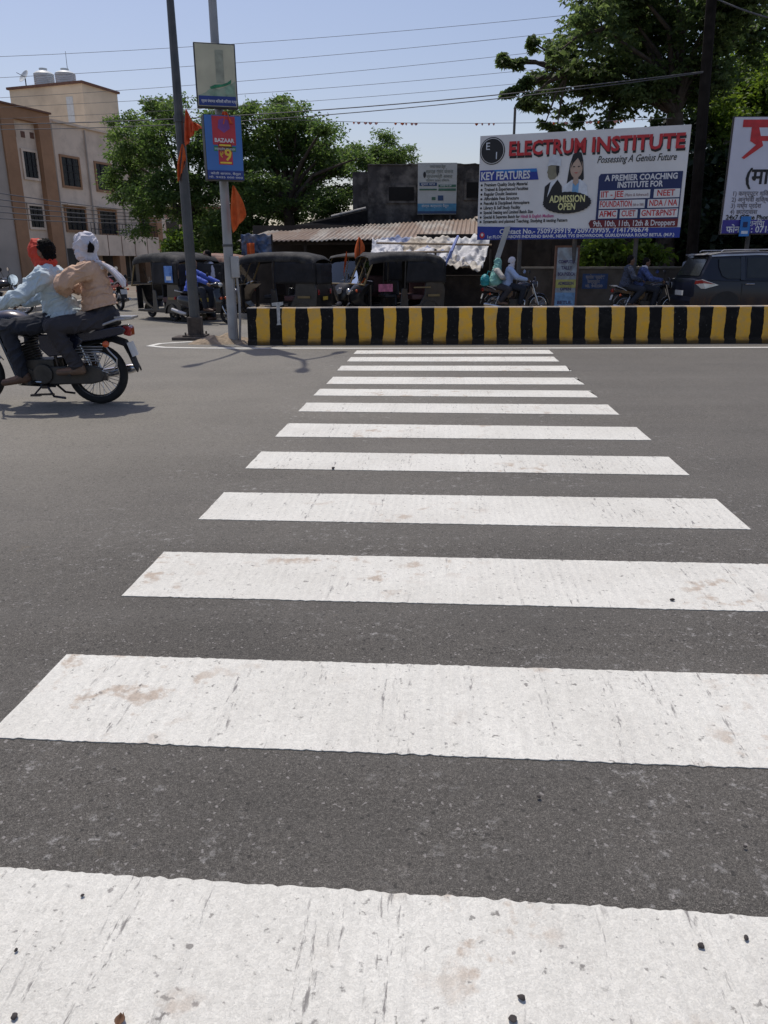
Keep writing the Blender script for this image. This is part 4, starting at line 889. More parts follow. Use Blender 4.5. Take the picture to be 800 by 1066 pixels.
wline('thick double overhead cable running to the utility pole, lower strand', (0, 126), (735, 75), -120, 738, 26, 22, r=.011, sag=.42)
wline('short dark cable leaving the utility pole at the top right corner', (770, 3), (800, 9), 744, 900, 22, 21, r=.02, sag=.2)
for i in range(5):
    wire('low wire crossing the apartment building, %s from the top' % ORD[i], A(-40, 195+7.5*i, 15), A(186, 221+2.2*i, 46), r=.012, sag=.12, grp='low wires across the apartment building')
bt = thing('bunting', A(285, 124, 21), 0, 'string of tiny orange and pink pennants across the sky', 'bunting'); a = A(285, 124, 21); b_ = A(700, 123, 21.5)
b = MB(); b.tube([a.lerp(b_, k/20)-a-V(0, 0, .35*4*(k/20)*(1-k/20)*.3) for k in range(21)], .006, 5); b.build('string', wirem, bt)
pinkc = mat('pink_cloth', (.6, .3, .26), .8)
for px in (367, 372, 379, 384, 390, 410, 417, 421, 427, 431, 494, 500, 507, 512, 575, 588, 610, 614, 622, 640, 646, 660):
    t = (px-285)/415; p = a.lerp(b_, t)-a-V(0, 0, .42*t*(1-t)); wdt = random.uniform(.04, .10); b = MB()
    b.grid(lambda u, v: p+V((u-.5)*wdt, .02*math.sin(u*6+px), -v*.06*(1-abs(u-.5)*1.1)), 4, 3); b.build('pennant', random.choice((orange, pinkc)), bt, solid=.003)
# ------------------------------------------------------------------ trees
def leaves_mesh(name, m, P, D, Lg, Wd, parent, droop=.25):
    """P: leaf base points, D: unit directions, one folded rhombus per leaf"""
    n = len(P); rnd = RNG.normal(size=(n, 3)); S = np.cross(D, rnd); S /= np.linalg.norm(S, axis=1)[:, None]+1e-9
    N_ = np.cross(S, D); Lg = Lg[:, None]; Wd = Wd[:, None]
    mid = P+D*Lg*.5+N_*Lg*.06
    tip = P+D*Lg-np.array([0, 0, 1])*Lg*droop
    vs = np.stack([P, mid+S*Wd*.5, tip, mid-S*Wd*.5], 1).reshape(-1, 3)
    me = bpy.data.meshes.new(name); me.vertices.add(4*n); me.vertices.foreach_set('co', vs.astype(np.float32).ravel())
    me.loops.add(4*n); me.loops.foreach_set('vertex_index', np.arange(4*n, dtype=np.int32)); me.polygons.add(n)
    me.polygons.foreach_set('loop_start', np.arange(0, 4*n, 4, dtype=np.int32)); me.update(calc_edges=True); me.validate()
    me.materials.append(m); o = bpy.data.objects.new(name, me); C.objects.link(o); o.parent = parent
    return o
bark = mat('bark', (.075, .06, .048), .95, var=.4, scale=5, bump=.8, bscale=25)
def tree(lab, base, lobes, m, trunk_r, fork, nclus, nleaf, lg, wd, mode='scatter', grp=None, cl_r=.42, name='tree', up_=.2):
    """lobes: world centre + radius; limbs run from the fork to every lobe, twigs to clusters spread through it"""
    root = thing(name, base, 0, lab, 'tree' if 'tree' in name else 'shrub', grp); base = Vector(base)
    tb = MB(); f = Vector(fork)
    jit = lambda k: V(random.uniform(-k, k), random.uniform(-k, k), random.uniform(-k, k))
    tb.tube([V(0, 0, -.05), (f-base)*.35+jit(trunk_r*.4), (f-base)*.7+jit(trunk_r*.4), f-base], [trunk_r*1.35, trunk_r, trunk_r*.9, trunk_r*.8], 9)
    tot = sum(l[1]**2 for l in lobes); cen = []
    bigs = [Vector(c) for c, r in lobes if r > .42]
    for c, r in lobes:
        c = Vector(c)
        if r <= .42 and bigs and mode != 'scatter':
            s_ = min(bigs, key=lambda q: (q-c).length); e_ = (c-s_); tb.tube([s_-base, s_-base+e_*.5+V(0, 0, .15), c-base], [.05, .035, .015], 5, cap=False)
        d = c-f; k_ = .75 if mode != 'scatter' else 1
        if not (r <= .42 and bigs and mode != 'scatter'): tb.tube([f-base, f-base+d*.4+jit(.15*r)+V(0, 0, .12*d.length), f-base+d*.8+jit(.1*r)+V(0, 0, .05*d.length), c-base], [trunk_r*.5*k_, trunk_r*.3*k_, trunk_r*.16*k_, trunk_r*.07], 6, cap=False)
        for k in range(max(3, int(nclus*r*r/tot))):
            v = Vector(RNG.normal(size=3)); v.normalize(); q = c+v*r*(random.random()**.45)*random.uniform(.75, 1.12)
            q.z = c.z+(q.z-c.z)*.85; cen.append((q, r))
            if random.random() < .55:
                tb.tube([c-base, c-base+(q-c)*.5+jit(.08), q-base], [trunk_r*.1, trunk_r*.06, .008], 4, cap=False)
    tb.build('trunk', bark, root, smooth=60, fix=False)
    Ps, Ds = [], []
    for q, r in cen:
        n = int(nleaf*random.uniform(.6, 1.4)); q = np.array(q-base); rc = min(cl_r*random.uniform(.65, 1.35), r*.75)
        if mode == 'scatter':
            o = RNG.normal(size=(n, 3))*np.array([1, 1, .55])*rc*.55; d = RNG.normal(size=(n, 3))*np.array([1, 1, .6])+o/rc*.5+np.array([0, 0, up_])
        else:      # rosettes at twig ends
            k = max(1, n//7); cc = RNG.normal(size=(k, 3))*np.array([1, 1, .6])*rc*.55; o = np.repeat(cc, 7, 0); ang = np.tile(np.arange(7)*2*np.pi/7, k)+np.repeat(RNG.uniform(0, 6, k), 7)
            d = np.stack([np.cos(ang), np.sin(ang), RNG.uniform(-.55, .3, len(ang))], 1)+RNG.normal(size=(len(ang), 3))*.15
        Ps.append(q+o); Ds.append(d/np.linalg.norm(d, axis=1)[:, None])
    P = np.concatenate(Ps); D = np.concatenate(Ds); n = len(P)
    leaves_mesh('crown', m, P, D, lg*RNG.uniform(.65, 1.3, n), wd*RNG.uniform(.7, 1.25, n), root)
    return root
def lob(px, py, rpx, Y): p = A(px, py, Y); return (p, rpx*math.hypot(p.x, Y)/CF*1.03)
def lobs(L_, Y, sp=1.6): return [lob(x, y, r, Y+random.uniform(-sp, sp)) for x, y, r in L_]
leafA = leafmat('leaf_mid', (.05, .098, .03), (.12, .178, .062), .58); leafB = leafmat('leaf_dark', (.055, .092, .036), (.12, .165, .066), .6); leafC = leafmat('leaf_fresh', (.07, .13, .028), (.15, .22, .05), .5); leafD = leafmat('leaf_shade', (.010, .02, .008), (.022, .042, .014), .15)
gr_ = 'trees behind the junction'
b1 = G(205, 300); b1 = V(A(200, 270, 33).x, 33, 0)
tree('round green tree in front of the apartment building, behind the lamp posts', b1, lobs([(135,165,24),(150,140,26),(178,112,20),(165,160,30),(195,135,26),(140,195,22),(165,205,30),(150,225,18),(215,150,26),(225,185,26),(200,190,26),(195,225,18),(235,125,20),(250,150,22),(245,190,24),(120,190,10),(128,150,11),(160,110,9),(228,225,20)], 33, 1.8), leafA, .22, V(b1.x, 33, 3.2), 190, 190, .17, .07, grp=gr_, cl_r=.40)
b2 = V(A(300, 270, 32).x, 32.5, 0)
tree('broad green tree behind the tin shed roof', b2, lobs([(262,135,22),(285,122,20),(310,128,22),(275,160,28),(300,160,28),(325,150,22),(345,150,18),(340,175,26),(310,195,30),(275,200,30),(250,185,22),(260,225,26),(300,228,26),(340,210,24),(362,195,18),(360,172,14),(372,165,12),(338,132,11),(290,108,8),(255,112,8),(348,230,18),(240,225,22),(228,245,16),(265,248,20)], 32.5, 1.8), leafA, .26, V(b2.x, 32.5, 3.4), 235, 190, .17, .07, grp=gr_, cl_r=.40)
b3 = V(A(405, 230, 40).x, 40, 0)
tree('feathery small tree crown above the old blackened building', b3, lobs([(402,146,10),(392,160,12),(410,160,13),(424,165,9),(383,168,10),(400,172,12),(415,175,10),(372,158,8),(362,163,9)], 40, 1.2), leafA, .14, V(b3.x, 40, 4.5), 70, 110, .18, .065, grp=gr_, cl_r=.36)
b4 = V(A(186, 265, 30).x, 30, 0)
tree('bright green round shrub behind the dark lamp post', b4, lobs([(186,250,9),(180,258,9),(192,260,9),(196,250,7),(186,266,9)], 30, .4), leafC, .05, V(b4.x, 30, .9), 60, 60, .16, .09, name='shrub', cl_r=.28)
tree('dark tree between the lamp posts, low and dense', V(A(222, 270, 36).x, 36, 0), lobs([(212,238,16),(232,250,18),(205,262,14),(245,262,18),(225,270,16)], 36, 1), leafB, .15, V(A(222, 270, 36).x, 36, 1.2), 120, 60, .26, .13, grp=gr_, cl_r=.5)
# big tree over the hoardings
b5 = V(A(700, 200, 25.5).x, 25.5, 0); fk = A(703, 118, 25.5)
tree('big dark tree with drooping leaf clusters towering over the white billboard', b5,
     lobs([(600,52,24),(628,30,26),(590,78,16),(570,92,13),(612,95,20),(640,75,28),(665,45,30),(640,110,16),(668,90,24),(655,5,28),(620,-12,24),(700,20,32),(690,70,26),(700,-40,40),(660,-40,36),(745,10,34),(740,60,28),(725,95,24),(770,-30,42),(785,30,32),(592,118,10),(560,78,9),(576,58,9),(604,20,12),(630,135,9),(560,112,7)], 25.5, 2.0)
     +[lob(540,64,5,25), lob(526,66,4,25), lob(538,98,6,25), lob(528,97,4,25), lob(553,102,6,24.6), lob(549,88,5,25), lob(556,45,5,25), lob(524,61,3.5,25), lob(568,128,4.5,25), lob(580,134,5,25), lob(548,108,4,25), lob(600,128,6,25)],
     leafB, .30, fk, 520, 98, .165, .085, mode='rosette', grp=gr_, cl_r=.46)
b6 = V(A(775, 240, 28).x, 29, 0)
tree('lighter green tree with hanging foliage behind the right hoarding', b6, lobs([(790,70,30),(770,95,26),(800,110,34),(750,115,20),(735,140,20),(760,140,24),(800,150,34),(745,170,18),(830,90,40),(735,110,13)], 29, 1.5), leafC, .2, V(b6.x, 29, 4), 260, 110, .2, .085, grp=gr_, cl_r=.5)
b7 = V(A(735, 260, 27).x, 27.5, 0)
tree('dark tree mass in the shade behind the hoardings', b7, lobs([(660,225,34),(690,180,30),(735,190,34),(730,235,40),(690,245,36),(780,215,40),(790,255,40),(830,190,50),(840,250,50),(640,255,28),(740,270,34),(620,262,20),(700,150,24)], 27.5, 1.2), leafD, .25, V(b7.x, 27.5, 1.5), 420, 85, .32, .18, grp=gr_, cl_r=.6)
tree('leafy shrub with bright leaves hanging over the low wall', V(A(640, 285, 23.6).x, 23.6, 0), lobs([(625,262,11),(640,255,10),(655,262,10),(670,258,9),(612,272,8),(685,266,8),(648,272,10),(620,252,7)], 23.6, .35), leafC, .05, V(A(640, 285, 23.6).x, 23.6, 1.0), 70, 34, .2, .11, name='shrub', cl_r=.3)
# ------------------------------------------------------------------ motorcycles and scooter
tyre = mat('tyre', (.016, .016, .016), .85, var=.25, scale=20, bump=.3, bscale=80); chrome = mat('chrome', (.55, .55, .56), .18, 1, var=.05); blackp = mat('black_paint', (.012, .013, .017), .22, var=.1, coat=.5)
navyp = mat('navy_paint', (.014, .017, .035), .22, var=.1, coat=.6); redp = mat('red_paint', (.32, .015, .02), .25, coat=.5); engm = mat('engine_grey', (.06, .057, .052), .55, .5, var=.3, scale=15, dirt=.4)
casem = mat('case_grey', (.05, .047, .043), .5, .3, var=.25, scale=10, dirt=.4); rubber = mat('rubber', (.02, .02, .02), .7); vinyl = mat('seat_vinyl', (.02, .02, .024), .5, bump=.15, bscale=120)
redlens = mat('red_lens', (.30, .012, .012), .12, coat=.5); amber = mat('amber_lens', (.62, .10, .02), .15, coat=.5); clearl = mat('clear_lens', (.6, .62, .62), .1, .2); mirrorm = mat('mirror_glass', (.85, .87, .9), .03, 1, var=0)
platew = mat('plate_white', (.6, .6, .58), .5); silver = mat('silver_paint', (.45, .45, .46), .35, .6)
def wheel(parent, c, R_, tw, spokes=18, alloy=False, name='wheel', rimm=None):
    c = Vector(c); b = MB(); b.lathe([(.012, -.05), (.055, -.05), (.05, -.02), (.045, 0), (.05, .02), (.055, .05), (.012, .05)], c, (0, 1, 0), 16); w = b.build(name, engm, parent)
    b = MB(); k = 12; b.lathe([(R_-tw/2+tw/2*math.cos(2*math.pi*i/k), tw*.5*math.sin(2*math.pi*i/k)) for i in range(k)], c, (0, 1, 0), 40, close=True); b.build('tyre', tyre, w)
    ri = R_-tw*.86; b = MB(); b.lathe([(ri, -.035), (ri+.02, -.03), (ri+.012, 0), (ri+.02, .03), (ri, .035), (ri-.012, 0)], c, (0, 1, 0), 40, close=True); b.build('rim', rimm or chrome, w)
    b = MB()
    for i in range(spokes*2):
        a = math.pi*i/spokes; sd = 1 if i % 2 else -1; a2 = a+.35*(1 if i % 4 < 2 else -1)
        b.cyl(c+V(.05*math.cos(a2), .035*sd, .05*math.sin(a2)), c+V(ri*math.cos(a), .006*sd, ri*math.sin(a)), .0035 if not alloy else .014, n=5)
    b.build('spokes', rimm or chrome, w)
    return w
def moto(lab, loc, rz, paintm, grp, tankm=None):
    t = thing('motorcycle', loc, rz, lab, 'motorcycle', grp); RW, FW = (0, 0, .31), (1.27, 0, .305)
    wheel(t, RW, .31, .092); wheel(t, FW, .305, .08)
    b = MB()   # frame
    for s in (-1, 1):
        b.tube([(1.0, 0, .86), (.75, .05*s, .72), (.5, .10*s, .68), (.1, .11*s, .70), (-.28, .10*s, .74)], .018, 7); b.tube([(1.0, 0, .80), (.86, .06*s, .45), (.78, .09*s, .22), (.42, .10*s, .2), (.36, .1*s, .4), (.40, .1*s, .68)], .018, 7)
        b.tube([(.38, .09*s, .33), (0, .085*s, .31)], .022, 7)
    b.build('frame', blackp, t)
    for s in (-1, 1):   # shocks, fork
        b = MB(); b.cyl((.0, .12*s, .33), (.13, .12*s, .68), .014); n = 26
        b.tube([V(.03+.085*i/n, .12*s, .40+.24*i/n)+V(.028*math.cos(i*2.2), .028*math.sin(i*2.2), 0) for i in range(n+1)], .007, 5); b.build('shock_absorber', chrome, t)
        b = MB(); b.tube([(1.27, .075*s, .305), (1.15, .075*s, .62), (1.06, .075*s, .90)], [.028, .024, .02], 8); b.build('fork', chrome, t)
    b = MB()   # engine with fins
    b.box((.56, 0, .36), (.34, .26, .22)); b.cyl((.50, -.17, .33), (.50, .17, .33), .10, n=18); b.cyl((.66, -.15, .30), (.66, .15, .30), .085, n=18)
    M = Matrix.Rotation(R(18), 3, 'Y')
    for k in range(7): b.box(V(.66, 0, .50)+M @ V(0, 0, .026*k-.02), (.17-.008*(k % 2), .19, .012), M)
    b.box(V(.66, 0, .52), (.10, .13, .2), M); b.build('engine', engm, t, bevel=.008)
    b = MB(); b.tube([(.72, -.05, .5), (.86, -.08, .42), (.84, -.12, .22), (.6, -.15, .17), (.3, -.16, .22)], .022, 8); b.tube([(.3, -.165, .22), (.2, -.17, .25), (-.3, -.18, .34), (-.36, -.18, .35)], [.03, .052, .05, .035], 12); b.build('exhaust', chrome, t)
    b = MB()   # chain case on the left
    b.prism([(-.09, .25), (-.12, .31), (-.09, .385), (.0, .41), (.45, .40), (.52, .34), (.5, .25), (.42, .22), (.02, .225)], (0, .10, 0), (1, 0, 0), (0, 0, 1), -.05); b.build('chain_case', casem, t, bevel=.012)
    b = MB(); b.cyl((.02, .13, .40), (-.16, .14, .335), .007); b.tube([(.05, .14, .335), (.4, .13, .25)], .01, 6); b.build('brake_rod', chrome, t)
    b = MB(); b.box((-.09, .115, .30), (.10, .05, .085)); b.build('chain_adjuster', blackp, t, bevel=.008)
    # tank, side panels, seat, tail
    secs = []
    for x, wd, z0_, z1_ in ((.52, .06, .74, .80), (.56, .10, .73, .85), (.66, .135, .71, .93), (.80, .15, .72, .965), (.92, .135, .75, .95), (1.0, .09, .79, .90), (1.03, .05, .82, .86)):
        secs.append([V(x, wd*math.cos(a)*(1 if math.sin(a) > 0 else .9), (z0_+z1_)/2+(z1_-z0_)/2*math.sin(a)) for a in [2*math.pi*i/18 for i in range(18)]])
    b = MB(); b.loft(secs); b.build('fuel_tank', tankm or paintm, t, sub=1)
    for s in (-1, 1):
        b = MB(); b.prism([(.5, .72), (.12, .73), (.05, .66), (.2, .52), (.42, .50), (.5, .58)], (0, .13*s, 0), (1, 0, 0), (0, 0, 1), -.03*s); b.build('side_panel', paintm, t, bevel=.012)
        b = MB(); b.prism([(.12, .735), (-.06, .76), (-.33, .80), (-.38, .765), (-.35, .72), (-.12, .67), (.1, .64)], (0, .125*s, 0), (1, 0, 0), (0, 0, 1), -.03*s); b.build('tail_panel', paintm, t, bevel=.012)
    secs = []
    for x, wd, z0_, z1_ in ((.58, .07, .76, .82), (.48, .11, .745, .825), (.30, .135, .735, .81), (.12, .14, .74, .825), (0, .135, .755, .85), (-.18, .125, .775, .865), (-.30, .09, .79, .855)):
        secs.append([V(x, wd*a, z0_+(z1_-z0_)*c) for a, c in ((-1, .1), (-1, .7), (-.75, .95), (0, 1), (.75, .95), (1, .7), (1, .1), (0, 0))])
    b = MB(); b.loft(secs); b.build('seat', vinyl, t, sub=1)
    b = MB(); b.tube([(-.02, .15, .74), (-.12, .155, .80), (-.3, .14, .86), (-.40, .07, .865), (-.41, 0, .865), (-.40, -.07, .865), (-.3, -.14, .86), (-.12, -.155, .80), (-.02, -.15, .74)], .013, 8)
    b.prism([(-.10, .26), (.10, .26), (.11, .44), (-.11, .44)], (0, 0, .868), (0, 1, 0), (-1, 0, 0), .02); b.build('grab_rail', silver, t)
    b = MB(); secs = [[V(x, wd*a, z+h*c) for a, c in ((-1, -1), (-1, 1), (1, 1), (1, -1))] for x, wd, z, h in ((-.33, .09, .755, .045), (-.38, .085, .745, .05), (-.405, .06, .735, .04))]; b.loft(secs); b.build('tail_light', redlens, t, bevel=.012)
    b = MB(); secs = []
    for x, z, wd in ((.12, .64, .09), (-.05, .68, .095), (-.22, .70, .095), (-.33, .66, .09), (-.375, .56, .085), (-.41, .45, .08), (-.44, .39, .06)):
        secs.append([V(x, wd*a, z-.05*abs(a)**2) for a in (-1, -.5, 0, .5, 1)]+[V(x+.012, wd*a*.9, z-.05*abs(a)**2-.012) for a in (1, .5, 0, -.5, -1)])
    b.loft(secs); b.build('rear_mudguard', rubber, t)
    b = MB(); b.prism([(-.10, 0), (.10, 0), (.10, .14), (-.10, .14)], (-.405, 0, .49), (0, -1, 0), (.32, 0, 1), .006); b.build('number_plate', platew, t, smooth=0)
    for s in (-1, 1):
        b = MB(); b.cyl((-.18, .10*s, .63), (-.19, .19*s, .63), .01); b.build('indicator_stem', rubber, t); b = MB(); b.ell((-.19, .215*s, .63), (.033, .042, .033)); b.build('indicator', amber, t)
    b = MB()   # saree guard on the left
    for k in range(6): b.tube([(.18, .15, .60-.028*k), (-.14+.01*k, .165, .60-.028*k)], .006, 5)
    b.tube([(-.15, .16, .64), (-.20, .175, .56), (-.27, .17, .48), (-.26, .165, .42), (-.22, .155, .37), (-.12, .14, .35)], .008, 6); b.tube([(.18, .15, .62), (.2, .15, .42)], .008, 6); b.build('saree_guard', silver, t)
    for s in (-1, 1):
        b = MB(); b.cyl((.60, .14*s, .25), (.60, .27*s, .25), .018); b.build('foot_peg', rubber, t); b = MB(); b.cyl((.20, .13*s, .33), (.20, .25*s, .33), .016); b.build('foot_peg', rubber, t)
    b = MB(); b.box((.52, 0, .19), (.06, .24, .03)); b.tube([(.50, .10, .20), (.42, .15, .10), (.30, .16, .085)], .013, 7); b.tube([(.50, -.1, .20), (.42, -.14, .10), (.32, -.15, .085)], .013, 7); b.tube([(.55, .11, .2), (.62, .15, .12), (.40, .19, .13)], .011, 6); b.box((.60, .16, .115), (.10, .04, .02)); b.build('stand', blackp, t)
    b = MB(); b.tube([(.76, .14, .22), (.70, .17, .26), (.52, .17, .25)], .009, 6); b.box((.75, .17, .27), (.05, .06, .02)); b.build('gear_lever', chrome, t)
    # cockpit
    b = MB(); b.tube([(.84, .37, .985), (.93, .28, 1.0), (1.0, .15, .99), (1.04, .05, .95), (1.04, -.05, .95), (1.0, -.15, .99), (.93, -.28, 1.0), (.84, -.37, .985)], .012, 8); hbm = b.build('handlebar', chrome, t)
    for s in (-1, 1):
        b = MB(); b.tube([(.84, .37*s, .985), (.91, .30*s, .996)], .019, 8); b.build('grip', rubber, hbm)
        b = MB(); b.tube([(.95, .25*s, 1.0), (.92, .32*s, 1.15), (.90, .34*s, 1.20)], .006, 6); st_ = b.build('mirror', rubber, hbm)
        b = MB(); b.lathe([(0, .03), (.045, .02), (.06, 0), (.056, -.004)], (.90, .345*s, 1.235), (.75, .65*s, .05), 20); b.build('mirror_shell', rubber, st_); b = MB(); b.lathe([(0, -.002), (.054, -.002), (.054, .002), (0, .002)], (.897, .3425*s, 1.235), (.75, .65*s, .05), 20); b.build('mirror_glass', mirrorm, st_)
    b = MB(); b.ell((1.13, 0, .88), (.10, .11, .12)); b.prism([(-.12, .80), (.12, .80), (.10, 1.06), (0, 1.10), (-.10, 1.06)], (1.12, 0, 0), (0, 1, 0), (0, 0, 1), .03); b.build('headlight_cowl', paintm, t, bevel=.01)
    b = MB(); b.ell((1.205, 0, .88), (.03, .08, .09)); b.build('headlight', clearl, t)
    b = MB(); secs = []
    for a in range(-2, 8):
        g = R(20*a+10); c_, s_ = math.cos(g), math.sin(g); secs.append([V(1.27+.34*c_+.0*q, .06*q, .305+.345*s_-.03*abs(q)**2) for q in (-1, -.5, 0, .5, 1)]+[V(1.27+.33*c_, .055*q, .305+.333*s_-.03*abs(q)**2) for q in (1, .5, 0, -.5, -1)])
    b.loft(secs); b.build('front_mudguard', paintm, t)
    return t
MLOC = G(106, 420)
hero = moto('dark blue motorcycle carrying two riders at the left edge', (MLOC.x, MLOC.y, 0), math.pi, navyp, 'motorcycles in the street')
def mcopy(lab, loc, rz, m=None, sc=1):
    o = copy_tree(hero); o.scale = (sc, sc, sc); o.location = loc; o.rotation_euler = (0, 0, rz); o['label'] = lab
    if m:
        for ch in C.objects:
            if ch.parent == o and ch.name.split('.')[0] in ('fuel_tank', 'side_panel', 'tail_panel', 'headlight_cowl', 'front_mudguard'): ch.material_slots[0].link = 'OBJECT'; ch.material_slots[0].material = m
    return o
Y1, Y2, RS = 21.4, 20.3, .92
m1 = (A(516, 300, Y1).x, Y1, 0); m2 = (A(652, 300, Y2).x, Y2, 0)
mcopy('motorcycle carrying a driver in white scarf and a green veiled passenger beyond the barrier', m1, R(2), None, RS)
mcopy('black motorcycle with two dark shirted riders beyond the barrier, behind the car', m2, R(-3), blackp, RS)
mcopy('parked motorcycle at the far left kerb, seen below the mirror of the front rider', (A(2, 325, 22).x-.9, 22.4, 0), R(8), blackp)
mcopy('red motorcycle parked behind the peach shirted passenger', (A(126, 322, 24.5).x, 24.5, 0), R(130), redp)
def scooter(lab, loc, rz):
    t = thing('scooter', loc, rz, lab, 'scooter'); m = blackp
    wheel(t, (0, 0, .23), .23, .095, 5, True, rimm=engm); wheel(t, (1.24, 0, .23), .23, .09, 5, True, rimm=engm)
    secs = []
    for x, wd, z0_, z1_ in ((-.28, .09, .56, .68), (-.15, .17, .40, .76), (.08, .19, .32, .76), (.30, .18, .28, .74), (.42, .14, .26, .62), (.46, .12, .24, .36)):
        secs.append([V(x, wd*a, z0_+(z1_-z0_)*c) for a, c in ((-.7, 0), (-1, .35), (-.95, .75), (-.6, 1), (.6, 1), (.95, .75), (1, .35), (.7, 0))])
    b = MB(); b.loft(secs); b.build('rear_body', m, t, sub=1)
    b = MB(); b.prism([(.40, .27), (.98, .27), (1.06, .34), (1.02, .36), (.95, .31), (.42, .33)], (0, -.17, 0), (1, 0, 0), (0, 0, 1), -.34); b.build('floorboard', rubber, t, bevel=.01)
    secs = []
    for z, x, wd in ((.28, 1.02, .17), (.45, 1.06, .22), (.65, 1.04, .235), (.82, .99, .19), (.92, .95, .12)):
        secs.append([V(x, wd*a, z)+V(.10*(1-a*a), 0, 0) for a in (-1, -.6, 0, .6, 1)]+[V(x-.04, wd*a*.96, z)+V(.07*(1-a*a), 0, 0) for a in (1, .6, 0, -.6, -1)])
    b = MB(); b.loft(secs); b.build('leg_shield', m, t)
    b = MB(); b.loft([[V(x, wd*a, z+h*c) for a, c in ((-1, .2), (-.9, .9), (0, 1), (.9, .9), (1, .2), (0, 0))] for x, wd, z, h in ((-.22, .10, .76, .07), (0, .15, .75, .09), (.2, .15, .74, .08), (.40, .11, .73, .08), (.46, .06, .72, .05))]); b.build('seat', vinyl, t, sub=1)
    b = MB(); b.loft([[V(1.24+.26*math.cos(g), .065*q, .24+.27*math.sin(g)-.05*q*q) for q in (-1, 0, 1)]+[V(1.24+.25*math.cos(g), .06*q, .24+.258*math.sin(g)-.05*q*q) for q in (1, 0, -1)] for g in [R(25*k-10) for k in range(8)]]); b.build('front_mudguard', m, t)
    b = MB(); b.tube([(.88, .34, 1.0), (.95, .2, 1.02), (.97, 0, 1.0), (.95, -.2, 1.02), (.88, -.34, 1.0)], .016, 8); h = b.build('handlebar', chrome, t)
    b = MB(); b.ell((.98, 0, .99), (.11, .17, .085)); b.build('headlight_cowl', m, h); b = MB(); b.ell((1.06, 0, .99), (.05, .10, .06)); b.build('headlight', clearl, h)
    for s in (-1, 1):
        b = MB(); b.tube([(.93, .24*s, 1.02), (.90, .30*s, 1.2)], .006, 6); mm = b.build('mirror', rubber, h); b = MB(); b.ell((.89, .31*s, 1.25), (.02, .06, .05)); b.build('mirror_shell', rubber, mm)
        b = MB(); b.ell((1.14, .12*s, .66), (.03, .05, .04)); b.build('indicator', amber, t)
        b = MB(); b.cyl((1.24, .08*s, .25), (1.03, .07*s, .62), .02); b.build('fork', chrome, t)
    b = MB(); b.box((-.30, 0, .64), (.05, .2, .08)); b.build('tail_light', redlens, t, bevel=.015)
    b = MB(); b.tube([(.1, -.2, .25), (-.05, -.21, .27), (-.33, -.22, .36)], [.03, .055, .045], 10); b.build('exhaust', silver, t)
    b = MB(); b.tube([(.0, .15, .80), (-.26, .13, .84), (-.34, 0, .85), (-.26, -.13, .84), (0, -.15, .80)], .013, 7); b.build('grab_rail', silver, t)
    return t
sc_a, sc_b = G(197, 336), G(229, 337)
sang = math.atan2(sc_b.y-sc_a.y, sc_b.x-sc_a.x)
SCO = scooter('black scooter with a blue shirted rider between the two lamp posts', (sc_a.x-.02, sc_a.y, 0), R(-19)); SCO.scale = (.9, .9, .9)

